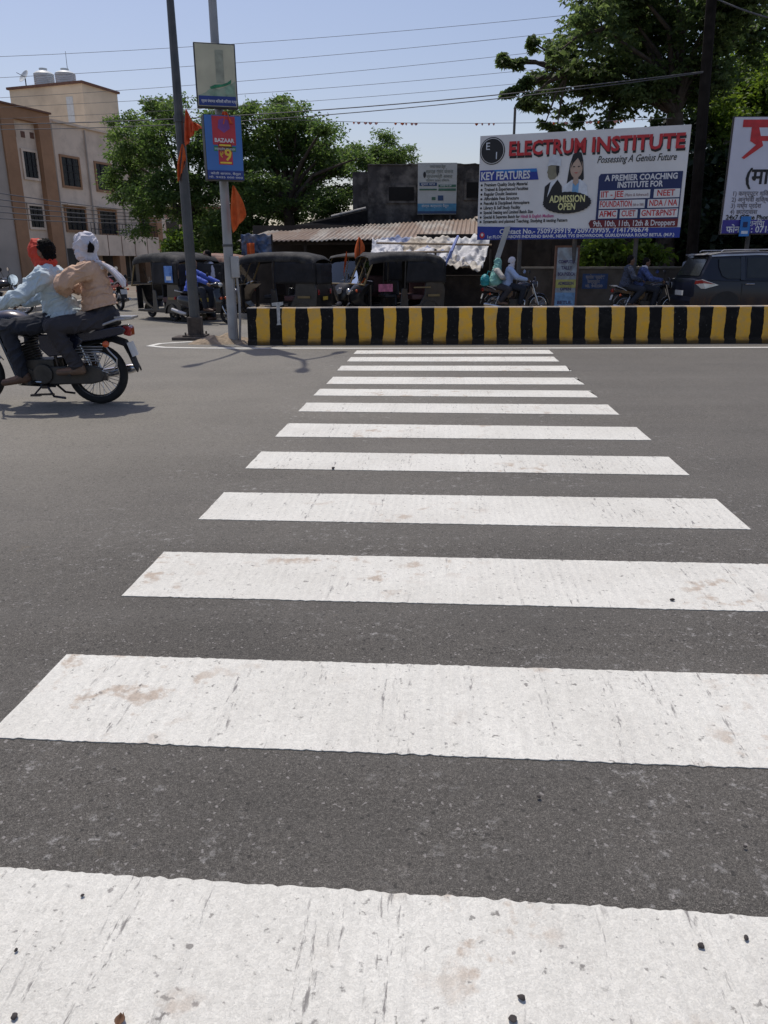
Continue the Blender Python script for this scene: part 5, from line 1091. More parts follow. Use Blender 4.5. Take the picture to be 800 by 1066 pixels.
# ------------------------------------------------------------------ auto rickshaws
canopy = mat('canopy_black', (.022, .022, .025), .75, var=.3, scale=3, dirt=.35, dirtcol=(.06, .056, .052), dscale=2, spec=.25, bump=.15, bscale=20); canopytop = mat('canopy_dusty', (.028, .028, .03), .8, var=.4, scale=3, dirt=.6, dirtcol=(.12, .115, .105), dscale=4, spec=.25)
autob = mat('auto_black', (.014, .014, .016), .35, var=.2, dirt=.35, dirtcol=(.08, .07, .06), coat=.3); autoy = mat('auto_yellow', (.20, .14, .05), .5, var=.2, dirt=.4); seatm = mat('auto_seat', (.08, .03, .03), .6, var=.3)
gl = glass('windshield_glass', .5)
def rickshaw(lab, loc, rz, grp='auto rickshaws at the stand'):
    t = thing('auto_rickshaw', loc, rz, lab, 'auto rickshaw', grp); t.scale = (.97, .97, .93)
    for s in (-1, 1): wheel(t, (0, .56*s, .2), .2, .10, 5, True, rimm=engm)
    wheel(t, (1.95, 0, .2), .2, .09, 5, True, rimm=engm)
    b = MB()    # tub: floor, rear engine box, side panels
    b.prism([(-.42, .28), (-.45, .75), (-.38, .98), (.12, .98), (.16, .62), (.30, .36), (.62, .30), (.66, .78), (.72, .80), (.82, .80), (.86, .30), (1.55, .28), (1.62, .22), (-.3, .22)], (0, .64, 0), (1, 0, 0), (0, 0, 1), .03)
    b.prism([(-.42, .28), (-.45, .75), (-.38, .98), (.12, .98), (.16, .62), (.30, .36), (.62, .30), (.66, .78), (.72, .80), (.82, .80), (.86, .30), (1.55, .28), (1.62, .22), (-.3, .22)], (0, -.67, 0), (1, 0, 0), (0, 0, 1), .03)
    b.box((.6, 0, .24), (2.0, 1.28, .05)); b.prism([(-.62, .25), (.62, .25), (.62, .95), (-.62, .95)], (-.42, 0, 0), (0, 1, 0), (0, 0, 1), .04); b.build('tub', autob, t, bevel=.012)
    for s in (-1, 1):
        b = MB(); b.loft([[V(.26*math.cos(g), s*(.60+.07*q), .2+.27*math.sin(g)) for q in (-1, 1)]+[V(.245*math.cos(g), s*(.60+.07*q), .2+.255*math.sin(g)) for q in (1, -1)] for g in [R(20*k) for k in range(10)]]); b.build('mudguard', autob, t)
    # nose
    secs = []
    for z, x, wd in ((.30, 1.95, .17), (.45, 2.12, .24), (.62, 2.12, .30), (.80, 2.02, .40), (.92, 1.90, .50)):
        secs.append([V(x, wd*a, z)-V(.20*a*a, 0, 0) for a in (-1, -.6, -.2, .2, .6, 1)]+[V(x-.35, wd*a, z) for a in (1, .3, -.3, -1)])
    b = MB(); b.loft(secs); b.build('nose', autob, t)
    b = MB(); b.loft([[V(1.95+.26*math.cos(g), .08*q, .2+.28*math.sin(g)-.03*q*q) for q in (-1, 0, 1)]+[V(1.95+.25*math.cos(g), .075*q, .2+.268*math.sin(g)-.03*q*q) for q in (1, 0, -1)] for g in [R(18*k-5) for k in range(10)]]); b.build('front_mudguard', autob, t)
    b = MB(); b.lathe([(0, 0), (.085, 0), (.095, .02), (.09, .06), (.05, .10)], (2.14, 0, .70), (-1, 0, .05), 20); hl = b.build('headlight', chrome, t); b = MB(); b.ell((2.14, 0, .70), (.015, .08, .08)); b.build('lens', clearl, hl)
    b = MB()    # front panels beside the legs
    for s in (-1, 1): MB().prism([(0, .28), (.16, .28), (.16, .90), (0, .90)], (1.66, .50*s-.08, 0), (0, 1, 0), (0, 0, 1), .03).build('front_panel', autob, t, smooth=0)
    # windshield
    P = lambda y, z: V(1.86-.30*(z-.92)/.72, y, z)
    b = MB(); b.tube([P(-.60, .90), P(-.60, 1.45), P(-.52, 1.64), P(.52, 1.64), P(.60, 1.45), P(.60, .90), P(-.60, .90)], .025, 8); b.tube([P(0, .9), P(0, 1.64)], .012, 6); wf = b.build('windshield', autoy, t)
    b = MB(); b.add([P(-.58, .92), P(.58, .92), P(.58, 1.46), P(.51, 1.62), P(-.51, 1.62), P(-.58, 1.46)], [(0, 1, 2, 3, 4, 5)]); b.build('glass', gl, wf, smooth=0)
    b = MB(); b.tube([P(.1, 1.0)+V(.02, 0, 0), P(.3, 1.35)+V(.02, 0, 0)], .008, 5); b.build('wiper', rubber, wf)
    # canopy: roof skin with rounded sides, back curtain and side curtains
    secs = []
    for x, z, hw in ((1.72, 1.63, .60), (1.60, 1.68, .64), (1.2, 1.73, .67), (.6, 1.75, .68), (.05, 1.73, .68), (-.30, 1.66, .67), (-.44, 1.55, .66)):
        pr_ = [(-1, -.22), (-1, -.10), (-.90, -.02), (-.45, .02), (0, .035), (.45, .02), (.90, -.02), (1, -.10), (1, -.22)]
        secs.append([V(x, hw*a, z+c+.012*noise.noise(V(x*4, a*5, 2))) for a, c in pr_]+[V(x+.002, hw*a*.98, z+c-.012) for a, c in pr_[::-1]])
    b = MB(); b.loft(secs); b.build('roof', canopytop, t, smooth=60)
    b = MB(); b.grid(lambda u, v: V(-.45-.015*math.sin(u*9)+.02*noise.noise(V(u*5, v*4, 1)), -.65+1.3*u, .92+.55*v), 16, 8); b.build('back_curtain', canopy, t, solid=.01)
    for s in (-1, 1):
        b = MB(); b.grid(lambda u, v: V(-.44+(1.16 if s > 0 else .56)*u*(1-.05*v), .665*s+.012*math.sin(u*14)+.012*noise.noise(V(u*6, v*5, s)), .95+.56*v), 14, 8); b.build('side_curtain', canopy, t, solid=.01)
        b = MB(); b.tube([(.74, .655*s, .8), (.72, .66*s, 1.55)], .02, 7); b.tube([(-.40, .655*s, .9), (-.36, .66*s, 1.5)], .018, 7); b.tube([(.12, .655*s, .95), (.12, .66*s, 1.55)], .016, 7); b.build('pillar', autob, t)
        b = MB(); b.tube([(1.80, .60*s, 1.1), (1.86, .72*s, 1.12)], .008, 5); mm = b.build('mirror', rubber, t); b = MB(); b.ell((1.87, .76*s, 1.13), (.02, .05, .07)); b.build('mirror_shell', rubber, mm)
        b = MB(); b.ell((2.0, .36*s, .74), (.03, .045, .04)); b.build('indicator', amber, t)
        b = MB(); b.box((-.455, .5*s, .72), (.03, .09, .14)); b.build('tail_light', redlens, t, bevel=.01)
    b = MB(); b.box((.28, 0, .55), (.42, 1.15, .14)); b.box((.08, 0, .85), (.12, 1.15, .5)); b.build('passenger_seat', seatm, t, bevel=.03)
    b = MB(); b.box((1.0, 0, .58), (.34, .6, .10)); b.box((.85, 0, .42), (.06, .6, .4)); b.box((.80, 0, .8), (.06, .7, .4)); b.build('driver_seat', vinyl, t, bevel=.03)
    b = MB(); b.tube([(1.85, 0, .85), (1.66, 0, .98)], .03, 8); b.tube([(1.52, .3, .98), (1.62, .15, 1.0), (1.66, 0, .98), (1.62, -.15, 1.0), (1.52, -.3, .98)], .016, 7); b.build('handlebar', chrome, t)
    return t
gA = G(157, 330)
def place(th, fwx, Y):     # heading angle th, front wheel at pixel column fwx
    d = V(math.cos(th), math.sin(th), 0); p = A(fwx, 320, Y); return V(p.x, Y, 0)-d*1.95
ang = R(180-42); rA = rickshaw('black auto rickshaw with a blue poster on its side, waiting left of the lamp posts', place(ang, 157, 21.4), ang)
B4 = MB(); B4.prism([(-.26, 1.0), (.10, 1.0), (.10, 1.42), (-.26, 1.42)], (0, .70, 0), (1, 0, 0), (0, 0, 1), -.006); po = B4.build('poster', mat('poster_electric', (.05, .16, .5), .6, var=.6, scale=5, dirt=.5, dirtcol=(.3, .45, .6), dscale=5), rA, smooth=0)
B4 = MB(); B4.prism([(-.2, 1.06), (.03, 1.06), (.03, 1.16), (-.2, 1.16)], (0, .7045, 0), (1, 0, 0), (0, 0, 1), -.003); B4.build('poster_strip', white, po, smooth=0)
def rcopy(lab, loc, rz):
    o = copy_tree(rA); o.location = loc; o.rotation_euler = (0, 0, rz); o['label'] = lab
    kill = [ch for ch in C.objects if ch.parent == o and ch.name.startswith('poster')]
    for k in [c2 for c2 in C.objects if c2.parent in kill]+kill: bpy.data.objects.remove(k)
    return o
ang = R(180-14); rcopy('black auto rickshaw side on behind the left end of the barrier, beside the pale post', place(ang, 250, 21.2), ang)
ang = R(180+62); rcopy('auto rickshaw facing the road with an orange flag on its windscreen, between two others', place(ang, 356, 21.6), ang)
ang = R(180+20); rD = rcopy('black auto rickshaw with a pink plate, parked before the tarpaulin stall', place(ang, 367, 20.9), ang)
b = MB(); b.prism([(-.25, 0), (.15, 0), (.15, .2), (-.25, .2)], (1.35, .70, .72), (1, 0, 0), (0, 0, 1), .01); b.build('pink_plate', mat('pink_plate', (.42, .12, .2), .6, var=.4, scale=12), rD, smooth=0)
for o in (rD,):
    b = MB(); b.box((.25, .69, .82), (.5, .008, .035)); b.build('yellow_stripe', autoy, rD, smooth=0)
for ro in [x for x in C.objects if x.get('category') == 'auto rickshaw']:
    for sx2 in (-1, 1): b = MB(); b.box((-.1, sx2*.672, .60), (.34, .012, .06)); b.build('yellow_stripe', autoy, ro, smooth=0)
    b = MB(); b.prism([(-.2, 0), (.2, 0), (.2, .1), (-.2, .1)], (-.468, 0, .5), (0, -1, 0), (0, 0, 1), .006); b.build('number_plate', mat('plate_yellow', (.5, .36, .05), .5), ro, smooth=0)
ang = R(180-35); rcopy('auto rickshaw with a rust brown roof half hidden behind the scooter rider', place(ang, 196, 24.6), ang)
rb = [o for o in C.objects if o.get('label', '').startswith('auto rickshaw with a rust')][0]
for ch in C.objects:
    if ch.parent == rb and ch.name.startswith('roof'): ch.material_slots[0].link = 'OBJECT'; ch.material_slots[0].material = mat('roof_rust', (.2, .10, .07), .8, var=.3, dirt=.5, dirtcol=(.3, .24, .2))
cloth('orange pennant standing on a stick above the parked rickshaws', A(374, 247, 21.6), .55, .26, orange, .03, 1)
b = MB(); f_ = A(374, 247, 21.6); fl_ = [o for o in C.objects if o.get('label', '').startswith('orange pennant standing')][0]; b.cyl((0, .01, .02), (.03, .02, -.95), .012, n=6); b.build('stick', wood, fl_)
cloth('furled orange cloth tied to the windscreen of the middle rickshaw', A(361, 262, 21.35), .62, .12, orange, -.1, 4)

# ------------------------------------------------------------------ car
def car(lab, loc, rz):
    t = thing('car', loc, rz, lab, 'car'); cp_ = mat('car_navy', (.010, .012, .022), .28, var=.05, coat=.3, spec=.35); HW = .87
    # lower body sections, rear (x=0) to front (x=4.3): x, z bottom, z belt, half width
    sec = [(0.02, .42, .92, .70), (.06, .34, 1.0, .80), (.30, .26, 1.02, .86), (.9, .24, 1.01, .87), (2.0, .22, .98, .87), (3.0, .24, .96, .87), (3.7, .26, .92, .85), (4.15, .32, .80, .76), (4.28, .40, .64, .62)]
    pr_ = [(-.90, 0), (-1, .12), (-1, .55), (-.985, .8), (-.955, 1), (-.5, 1.03), (.5, 1.03), (.955, 1), (.985, .8), (1, .55), (1, .12), (.90, 0)]
    b = MB(); b.loft([[V(x, h*a, z0_+(z1_-z0_)*c) for a, c in pr_] for x, z0_, z1_, h in sec]); b.build('body', cp_, t, smooth=40, bevel=0)
    gs = [(.18, 1.0, 1.02, .83, .80), (.34, 1.0, 1.36, .85, .74), (.46, 1.0, 1.585, .855, .68), (.75, .98, 1.64, .86, .67), (1.6, .97, 1.67, .86, .68), (2.4, .96, 1.645, .86, .68), (2.75, .95, 1.57, .86, .67), (3.5, .93, 1.0, .85, .80)]
    b = MB(); b.loft([[V(x, -w0, z0_), V(x, -w1, z1_-.04), V(x, -w1*.86, z1_), V(x, 0, z1_+.012), V(x, w1*.86, z1_), V(x, w1, z1_-.04), V(x, w0, z0_)] for x, z0_, z1_, w0, w1 in gs]); b.build('cabin', cp_, t, smooth=35)
    b = MB(); b.loft([[V(x, -w1*.8, z1_+.004), V(x, -w1*.5, z1_+.016), V(x, w1*.5, z1_+.016), V(x, w1*.8, z1_+.004), V(x, 0, z1_)] for x, z0_, z1_, w0, w1 in gs[2:7]]); b.build('roof', mat('roof_grey', (.5, .5, .51), .3, .4, coat=.4), t)
    b = MB(); b.prism([(-.55, 0), (.55, 0), (.52, .16), (-.52, .16)], (.30, 0, 1.60), (0, 1, 0), (1, 0, .2), .02); b.build('spoiler', mat('roof_grey', (0, 0, 0)), t, bevel=.01)
    cg = mat('car_glass', (.03, .034, .034), .1, var=.1, spec=.4)
    wall_y = lambda z: .862-(z-1.0)*.275
    for s in (-1, 1):
        def sidepoly(name, pts, m, off, par):
            o = MB(); P = [V(x, s*(wall_y(z)+off), z) for x, z in pts]; Q = [p-V(0, s*.008, 0) for p in P]; n = len(P)
            o.add(P+Q, [tuple(range(n)), tuple(range(2*n-1, n-1, -1))]+[(i, (i+1) % n, n+(i+1) % n, n+i) for i in range(n)]); return o.build(name, m, par, smooth=0)
        sidepoly('roof_edge', [(.44, 1.585), (.75, 1.60), (1.6, 1.625), (2.4, 1.605), (2.70, 1.545), (2.70, 1.525), (2.4, 1.565), (1.6, 1.585), (.75, 1.56), (.44, 1.545)], MATS['roof_grey'], .012, t)
        sidepoly('quarter_window', [(.62, 1.30), (.70, 1.10), (.84, 1.03), (1.18, 1.03), (1.22, 1.50), (1.02, 1.50), (.62, 1.50)], cg, .012, t)
        dr = sidepoly('door', [(1.24, 1.0), (1.28, 1.56), (2.08, 1.57), (2.12, 1.0)], cp_, .006, t); sidepoly('window', [(1.31, 1.05), (1.33, 1.52), (2.04, 1.53), (2.06, 1.05)], cg, .018, dr)
        dr2 = sidepoly('door', [(2.14, 1.0), (2.12, 1.57), (2.55, 1.55), (3.15, 1.0)], cp_, .006, t); sidepoly('window', [(2.2, 1.05), (2.18, 1.52), (2.52, 1.50), (3.0, 1.05)], cg, .018, dr2)
        sidepoly('window_trim', [(1.16, 1.0), (1.16, 1.54), (1.26, 1.55), (1.26, 1.0)], blackp, .02, t)
        for dx, dd in ((1.30, dr), (2.25, dr2)): b = MB(); b.tube([(dx, s*.872, .90), (dx+.02, s*.90, .905), (dx+.2, s*.90, .905), (dx+.22, s*.872, .90)], .013, 7); b.build('handle', chrome, dd)
        for x, pp_ in ((1.22, 0), (2.12, 0)): b = MB(); b.box((x, s*.872, .62), (.008, .004, .6)); b.build('shut_line', rubber, t, smooth=0)
        b = MB(); P = [V(.045, s*.74, .80), V(.07, s*.80, .99), V(.20, s*.862, 1.02), V(.62, s*.888, .885), V(.30, s*.878, .80)]; Q = [p+V(.03, -s*.04, 0) for p in P]; n = 5; b.add(P+Q, [(0, 1, 2, 3, 4), (9, 8, 7, 6, 5)]+[(i, (i+1) % n, n+(i+1) % n, n+i) for i in range(n)]); tl_ = b.build('tail_light', clearl, t, smooth=0)
        b = MB(); P = [V(.055, s*.775, .90), V(.066, s*.803, .985), V(.20, s*.868, 1.005), V(.52, s*.892, .905), V(.25, s*.876, .925)]; Q = [p+V(.03, -s*.04, 0) for p in P]; b.add(P+Q, [(0, 1, 2, 3, 4), (9, 8, 7, 6, 5)]+[(i, (i+1) % n, n+(i+1) % n, n+i) for i in range(n)]); b.build('red_lens', redlens, tl_, smooth=0)
        b = MB(); b.ell((3.05, s*1.0, 1.02), (.09, .10, .07)); b.build('mirror', cp_, t)
        for x in (.85, 3.45): 
            b = MB(); b.lathe([(0, 0), (.38, 0), (.38, .02), (0, .02)], (x, s*.86, .36), (0, s, 0), 28); b.build('wheel_arch', rubber, t)
            w = wheel(t, (x, s*.80, .33), .33, .16, 5, True, rimm=silver)
        b = MB(); b.tube([(.7, s*.62, 1.66), (.75, s*.63, 1.70), (2.2, s*.63, 1.715), (2.3, s*.62, 1.67)], .015, 6); b.build('roof_rail', silver, t)
    b = MB(); P = [V(.215, -.66, 1.10), V(.215, .66, 1.10), V(.42, .58, 1.53), V(.42, -.58, 1.53)]; b.add([p-V(.02, 0, 0) for p in P]+[p-V(.012, 0, 0) for p in P], [(0, 1, 2, 3), (7, 6, 5, 4), (0, 1, 5, 4), (1, 2, 6, 5), (2, 3, 7, 6), (3, 0, 4, 7)]); b.build('rear_window', cg, t, smooth=0)
    b = MB(); b.prism([(-.25, 0), (.25, 0), (.25, .12), (-.25, .12)], (.02, 0, .62), (0, -1, 0), (0, 0, 1), .01); b.build('number_plate', platew, t, smooth=0)
    b = MB(); b.loft([[V(x, .8*a, z) for a in (-1, 1)]+[V(x+.1, .8*a, z) for a in (1, -1)] for x, z in ((.0, .36), (-.02, .5), (.0, .6))]); b.build('bumper', cp_, t, smooth=0)
    return t
cx_ = A(715, 300, 19.2).x
car('dark blue people carrier with silver roof at the right edge, behind the barrier', (cx_, 19.7, 0), R(2)).scale = (.96, .96, .96)
# ------------------------------------------------------------------ people
def ik(a, b, l1, l2, hint):
    a = Vector(a); b = Vector(b); d = b-a; L_ = min(d.length, (l1+l2)*.995); d = d.normalized(); x = (l1*l1-l2*l2+L_*L_)/(2*L_); h = math.sqrt(max(0, l1*l1-x*x))
    hv = Vector(hint); hv = hv-d*hv.dot(d); return a+d*x+hv.normalized()*h
def flesh(name, mb, m, parent, vox, it=6, fold=0, fs=9, cut=None):
    me = bpy.data.meshes.new(name); me.from_pydata(mb.v, [], mb.f); o = bpy.data.objects.new(name, me); C.objects.link(o)
    r = o.modifiers.new('r', 'REMESH'); r.mode = 'VOXEL'; r.voxel_size = vox
    s = o.modifiers.new('s', 'SMOOTH'); s.factor = .5; s.iterations = it
    m2 = evalmesh(o); bpy.data.objects.remove(o); bpy.data.meshes.remove(me); m2.name = name
    if fold:
        nn = [v.normal.copy() for v in m2.vertices]
        for v, n in zip(m2.vertices, nn):
            p = v.co; wx = noise.noise(p*6)*.10; a = noise.noise(V(p.x*fs, p.y*fs, p.z*fs*.7)+V(3, 1, 7))
            rd = lambda q: max(0, 1-abs(noise.noise(q))*2.6)**2.2
            c_ = rd(V((p.x+p.z*.9+wx)*fs*1.25, (p.y+wx)*fs*.5, (p.z-p.x*.6)*fs*.32)); e_ = rd(V((p.x-p.z*.5)*fs*.45+9, p.y*fs*.9, (p.z+p.x*.35+wx)*fs*1.35)); g_ = noise.noise(p*fs*3.3)
            v.co += n*fold*(.55*a+.95*(c_-.35)+.8*(e_-.35)+.15*g_)
    if cut:
        bm = bmesh.new(); bm.from_mesh(m2); bmesh.ops.bisect_plane(bm, geom=bm.verts[:]+bm.edges[:]+bm.faces[:], plane_co=cut[0], plane_no=cut[1], clear_outer=True); bm.to_mesh(m2); bm.free()
    m2.materials.clear(); m2.materials.append(m); m2.shade_smooth()
    o = bpy.data.objects.new(name, m2); C.objects.link(o)
    if parent is not None: o.parent = parent
    return o
skinm = mat('skin', (.20, .11, .07), .55, var=.1, scale=10); hairm = mat('hair', (.008, .007, .007), .75, var=.3, scale=60, bump=.3, bscale=150, spec=.12)
def headM(fwd, tilt=0):
    f = Vector(fwd).normalized(); s = V(0, 0, 1).cross(f).normalized(); u_ = f.cross(s)
    return Matrix((f, s, u_)).transposed()        # local x = face direction, y = left, z = up
def person(lab, loc, rz, J, shirtm, trouserm, shoem, vox=.012, grp=None, sc=1, tuck=False, loose=1.0, hair=True, sleeves=1.0, face=(1, 0, -.05), fold=.006, shirt_len=.06, hand_r=1, skin=None, fem=1.0):
    """J: local joints. x forward, y left, z up"""
    mb = MB(); hd = Vector(J['head']); nk = Vector(J['neck']); ch = Vector(J['chest']); pv = Vector(J['pelvis']); HM = headM(face)
    # head with features
    mb.ell(hd+HM @ V(-.008, 0, .02), (.098, .078, .112), HM, 20, 14); mb.ell(hd+HM @ V(.025, 0, -.055), (.066, .058, .075), HM, 16, 10)
    mb.caps(hd+HM @ V(.082, 0, .022), hd+HM @ V(.108, 0, -.022), .010, .017, 8); mb.ell(hd+HM @ V(.083, 0, -.062), (.014, .026, .010), HM, 10, 6); mb.ell(hd+HM @ V(.072, 0, -.105), (.022, .026, .02), HM, 10, 6)
    mb.ell(hd+HM @ V(.076, 0, .042), (.016, .056, .012), HM, 12, 6)
    for s in (-1, 1): mb.ell(hd+HM @ V(-.005, .080*s, -.005), (.024, .010, .034), HM, 10, 6); mb.ell(hd+HM @ V(.082, .032*s, .018), (.010, .014, .008), HM, 8, 5)
    mb.caps(nk, hd+HM @ V(-.02, 0, -.07), .056, .05); 
    # torso
    def torso(b, k, t0=0):
        d = (nk-pv).normalized(); s = V(0, 1, 0)
        for t, rx, ry in ((0, .115, .155), (.2, .11, .15), (.42, .105, .145), (.62, .115, .16), (.82, .11, .165)):
            if t >= t0: b.ell(pv.lerp(nk, t), (rx*k, ry*k*fem, .12), headM(V(d.z, 0, -d.x)))
        b.ell(ch, (.11*k, .16*k, .14), headM(V(d.z, 0, -d.x)))
    torso(mb, .9)
    def limb(b, a, m_, e, r0, r1, r2): b.caps(a, m_, r0, r1); b.caps(m_, e, r1*.98, r2)
    arms_ = []
    for s, k in ((1, 'L'), (-1, 'R')):
        sh, el, wr = Vector(J['s'+k]), Vector(J['e'+k]), Vector(J['w'+k]); mb.caps(nk-V(0, 0, .05), sh, .06, .058); limb(mb, sh, el, wr, .050, .040, .027)
        hp, kn, an_ = Vector(J['h'+k]), Vector(J['k'+k]), Vector(J['a'+k]); limb(mb, hp, kn, an_, .082, .056, .038); to = Vector(J['t'+k]); mb.caps(an_-V(0, 0, .03), to, .036, .026)
        # hand: palm, four curled fingers, thumb
        d = (Vector(J.get('g'+k, wr+(wr-el).normalized()*.09))-wr).normalized(); side = d.cross(V(0, 0, 1)); side = side.normalized() if side.length > .1 else V(0, 1, 0); dn_ = side.cross(d)*1.0
        if dn_.z > 0: dn_ = -dn_
        fr_ = .0085 if vox < .009 else .012
        for q in (-1.5, -.5, .5, 1.5): mb.caps(wr+d*.01+side*.010*q, wr+d*.085+side*.019*q, .013, .012, 8)
        for q, ln in ((-1.5, .85), (-.5, 1), (.5, .95), (1.5, .75)):
            p0 = wr+d*.085+side*.0195*q; p1 = p0+d*.032*ln+dn_*.012; p2 = p1+d*.006+dn_*.03*ln; p3 = p2-d*.018+dn_*.012
            mb.caps(p0, p1, fr_+.001, fr_, 8); mb.caps(p1, p2, fr_, fr_*.95, 8); mb.caps(p2, p3, fr_*.95, fr_*.85, 8)
        inn = -side*s; mb.caps(wr+d*.03+inn*.025, wr+d*.065+inn*.045+dn_*.012, .014, .011, 8); mb.caps(wr+d*.065+inn*.045+dn_*.012, wr+d*.085+inn*.035+dn_*.035, .011, .009, 8)
    body = flesh('person', mb, skin or skinm, None, vox*.85, 4)
    body.location = loc; body.scale = (sc, sc, sc); body.rotation_euler = (0, 0, rz); tag(body, lab, 'person', grp)
    # garments
    sb_ = MB(); torso(sb_, 1.0+.06*loose, .3 if tuck else 0); sb_.caps(nk-V(0, 0, .045), nk-V(0, 0, .005), .075, .062); d = (nk-pv).normalized()
    Mt = headM(V(d.z, 0, -d.x)); L_ = loose
    for t, rx, ry in ((.64, .118, .165), (.46, .128, .170), (.30, .140, .178), (.16, .150, .186))+(() if tuck else ((.02, .172, .208), (-.12, .184, .216), (-.2, .19, .22))):
        sb_.ell(pv.lerp(nk, t), (rx*(.92+.08*L_)*(1+.12*(L_-1)), ry*fem, .10), Mt)
    cut = (pv.lerp(nk, .17), -(d+V(.12, 0, 0))) if tuck else (pv.lerp(nk, -.02)-d*shirt_len*.6, -(d+V(-.15, 0, 0)))
    for i in range(10):
        g = 2*math.pi*i/10; sb_.caps(nk+V(.062*math.cos(g)-.005, .062*math.sin(g), -.02-.012*math.cos(g)), nk+V(.066*math.cos(g+.63)-.005, .066*math.sin(g+.63), -.02-.012*math.cos(g+.63)), .014, .014, 6)
    for s, k in ((1, 'L'), (-1, 'R')):
        sh, el, wr = Vector(J['s'+k]), Vector(J['e'+k]), Vector(J['w'+k]); sb_.caps(nk-V(0, 0, .06), sh, .075, .075); sb_.caps(ch+V(0, .1*s, .04), sh-V(0, 0, .03), .09, .07)
        q_ = el.lerp(wr, sleeves*.97); limb(sb_, sh, el, q_, .064+.012*loose, .054+.014*loose, .042+.008*loose); dd_ = (wr-el).normalized(); sb_.caps(q_-dd_*.035, q_, .043+.009*loose, .044+.009*loose)
    so_ = flesh('shirt', sb_, shirtm, body, vox, 5, fold, 9, cut)
    sm_ = so_.modifiers.new('s', 'SOLIDIFY'); sm_.thickness = .006; sm_.offset = 1
    tb_ = MB(); tb_.ell(pv-V(.015, 0, .0), (.150, .172*fem, .118)); tb_.ell(pv+V(0, 0, .085), (.118, .15*fem, .05)); 
    for s, k in ((1, 'L'), (-1, 'R')):
        hp, kn, an_ = Vector(J['h'+k]), Vector(J['k'+k]), Vector(J['a'+k]); tb_.caps(pv+V(0, .05*s, -.02), hp, .115, .108); limb(tb_, hp, kn, kn.lerp(an_, .93), .108, .084, .068)
    flesh('trousers', tb_, trouserm, body, vox, 5, fold*.8, 8)
    for s, k in ((1, 'L'), (-1, 'R')):
        an_, to = Vector(J['a'+k]), Vector(J['t'+k]); f_ = MB(); d = (to-an_); d.z *= .6; d.normalize(); f_.caps(an_-d*.04-V(0, 0, .055), to-V(0, 0, .01), .040, .032); f_.caps(an_-d*.03-V(0, 0, .03), an_+d*.05-V(0, 0, .045), .046, .040); flesh('shoe', f_, shoem, body, vox, 3)
    if hair:
        h_ = MB(); h_.ell(hd+HM @ V(-.022, 0, .038), (.098, .086, .102), HM, 18, 12); h_.ell(hd+HM @ V(-.06, 0, -.02), (.055, .072, .08), HM, 14, 10); o_ = flesh('hair', h_, hairm, body, vox*.9, 3, .004, 40)
    if vox < .05 and face is not None:
        e_ = MB()
        for s in (-1, 1): e_.ell(hd+HM @ V(.0885, .032*s, .018), (.005, .010, .005), HM, 8, 5)
        e_.build('eyes', mat('eye_dark', (.02, .015, .012), .2), body)
    return body, hd, HM
def rider(p, neck, head, wrists, ank, sp=.19, elh=(-.2, .5, -.6), kn=(.6, .35, .6), la=(.29, .27), ll=(.45, .46), toe=(.20, .0, -.06), hipw=.09, grip=None, hy=1):
    pv, nk = Vector(p), Vector(neck); J = dict(pelvis=pv, neck=nk, chest=pv.lerp(nk, .72), head=Vector(head))
    for s, k in ((1, 'L'), (-1, 'R')):
        sh = nk+V(-.01, sp*s, -.075); wr = V(wrists[0], wrists[1]*s, wrists[2]); J['s'+k] = sh; J['w'+k] = wr; J['e'+k] = ik(sh, wr, la[0], la[1], V(elh[0], elh[1]*s, elh[2]))
        hp = pv+V(.03, hipw*s, -.03); an_ = V(ank[0], ank[1]*s, ank[2]); J['h'+k] = hp; J['a'+k] = an_; J['k'+k] = ik(hp, an_, ll[0], ll[1], V(kn[0], kn[1]*s, kn[2])); J['t'+k] = an_+V(toe[0], toe[1]*s, toe[2])
        if grip: J['g'+k] = V(grip[0], grip[1]*s, grip[2])
    return J
ctr = mat('trouser_navy', (.018, .022, .034), .85, var=.15, scale=4, bump=.25, bscale=18); gtr = mat('trouser_charcoal', (.035, .033, .040), .85, var=.15, scale=4, bump=.25, bscale=18)
paleblue = mat('shirt_pale_blue', (.53, .625, .665), .85, var=.08, scale=4, bump=.5, bscale=30); peach = mat('shirt_peach', (.55, .365, .255), .85, var=.08, scale=4, bump=.5, bscale=30)
shoe = mat('shoe_brown', (.10, .055, .035), .6, var=.3); sandal = mat('shoe_tan', (.16, .10, .065), .6, var=.3); redscarf = mat('scarf_red', (.56, .055, .03), .8, var=.15, scale=8, bump=.4, bscale=25); wscarf = mat('scarf_white', (.62, .60, .64), .85, var=.06, scale=8, bump=.4, bscale=20)
mloc, mrz = hero.location.copy(), math.pi
# driver of the near motorcycle
J = rider((.28, 0, .87), (.375, 0, 1.355), (.415, 0, 1.495), (.80, .33, 1.01), (.70, .17, .33), sp=.19, elh=(.0, .55, -.5), ll=(.47, .47), kn=(.7, .3, .6), toe=(.19, .02, -.075), grip=(.90, .31, 1.0))
drv, hd, HM = person('motorcycle driver in pale blue shirt with red cloth wrapped round the face', mloc, mrz, J, paleblue, ctr, shoe, vox=.0075, fold=.019, loose=1.5, shirt_len=.12, grp='riders and passers by', hair=False, face=(1, .05, -.08))
b = MB(); b.ell(hd+HM @ V(.030, 0, .025), (.098, .087, .112), HM, 18, 12); b.ell(hd+HM @ V(.03, 0, -.06), (.082, .074, .085), HM, 16, 10); b.caps(hd+HM @ V(-.045, 0, -.10), hd+HM @ V(.02, 0, -.115), .078, .075); b.ell(hd+HM @ V(.105, 0, -.005), (.03, .028, .035), HM)
flesh('face_scarf', b, redscarf, drv, .007, 3, .012, 15)
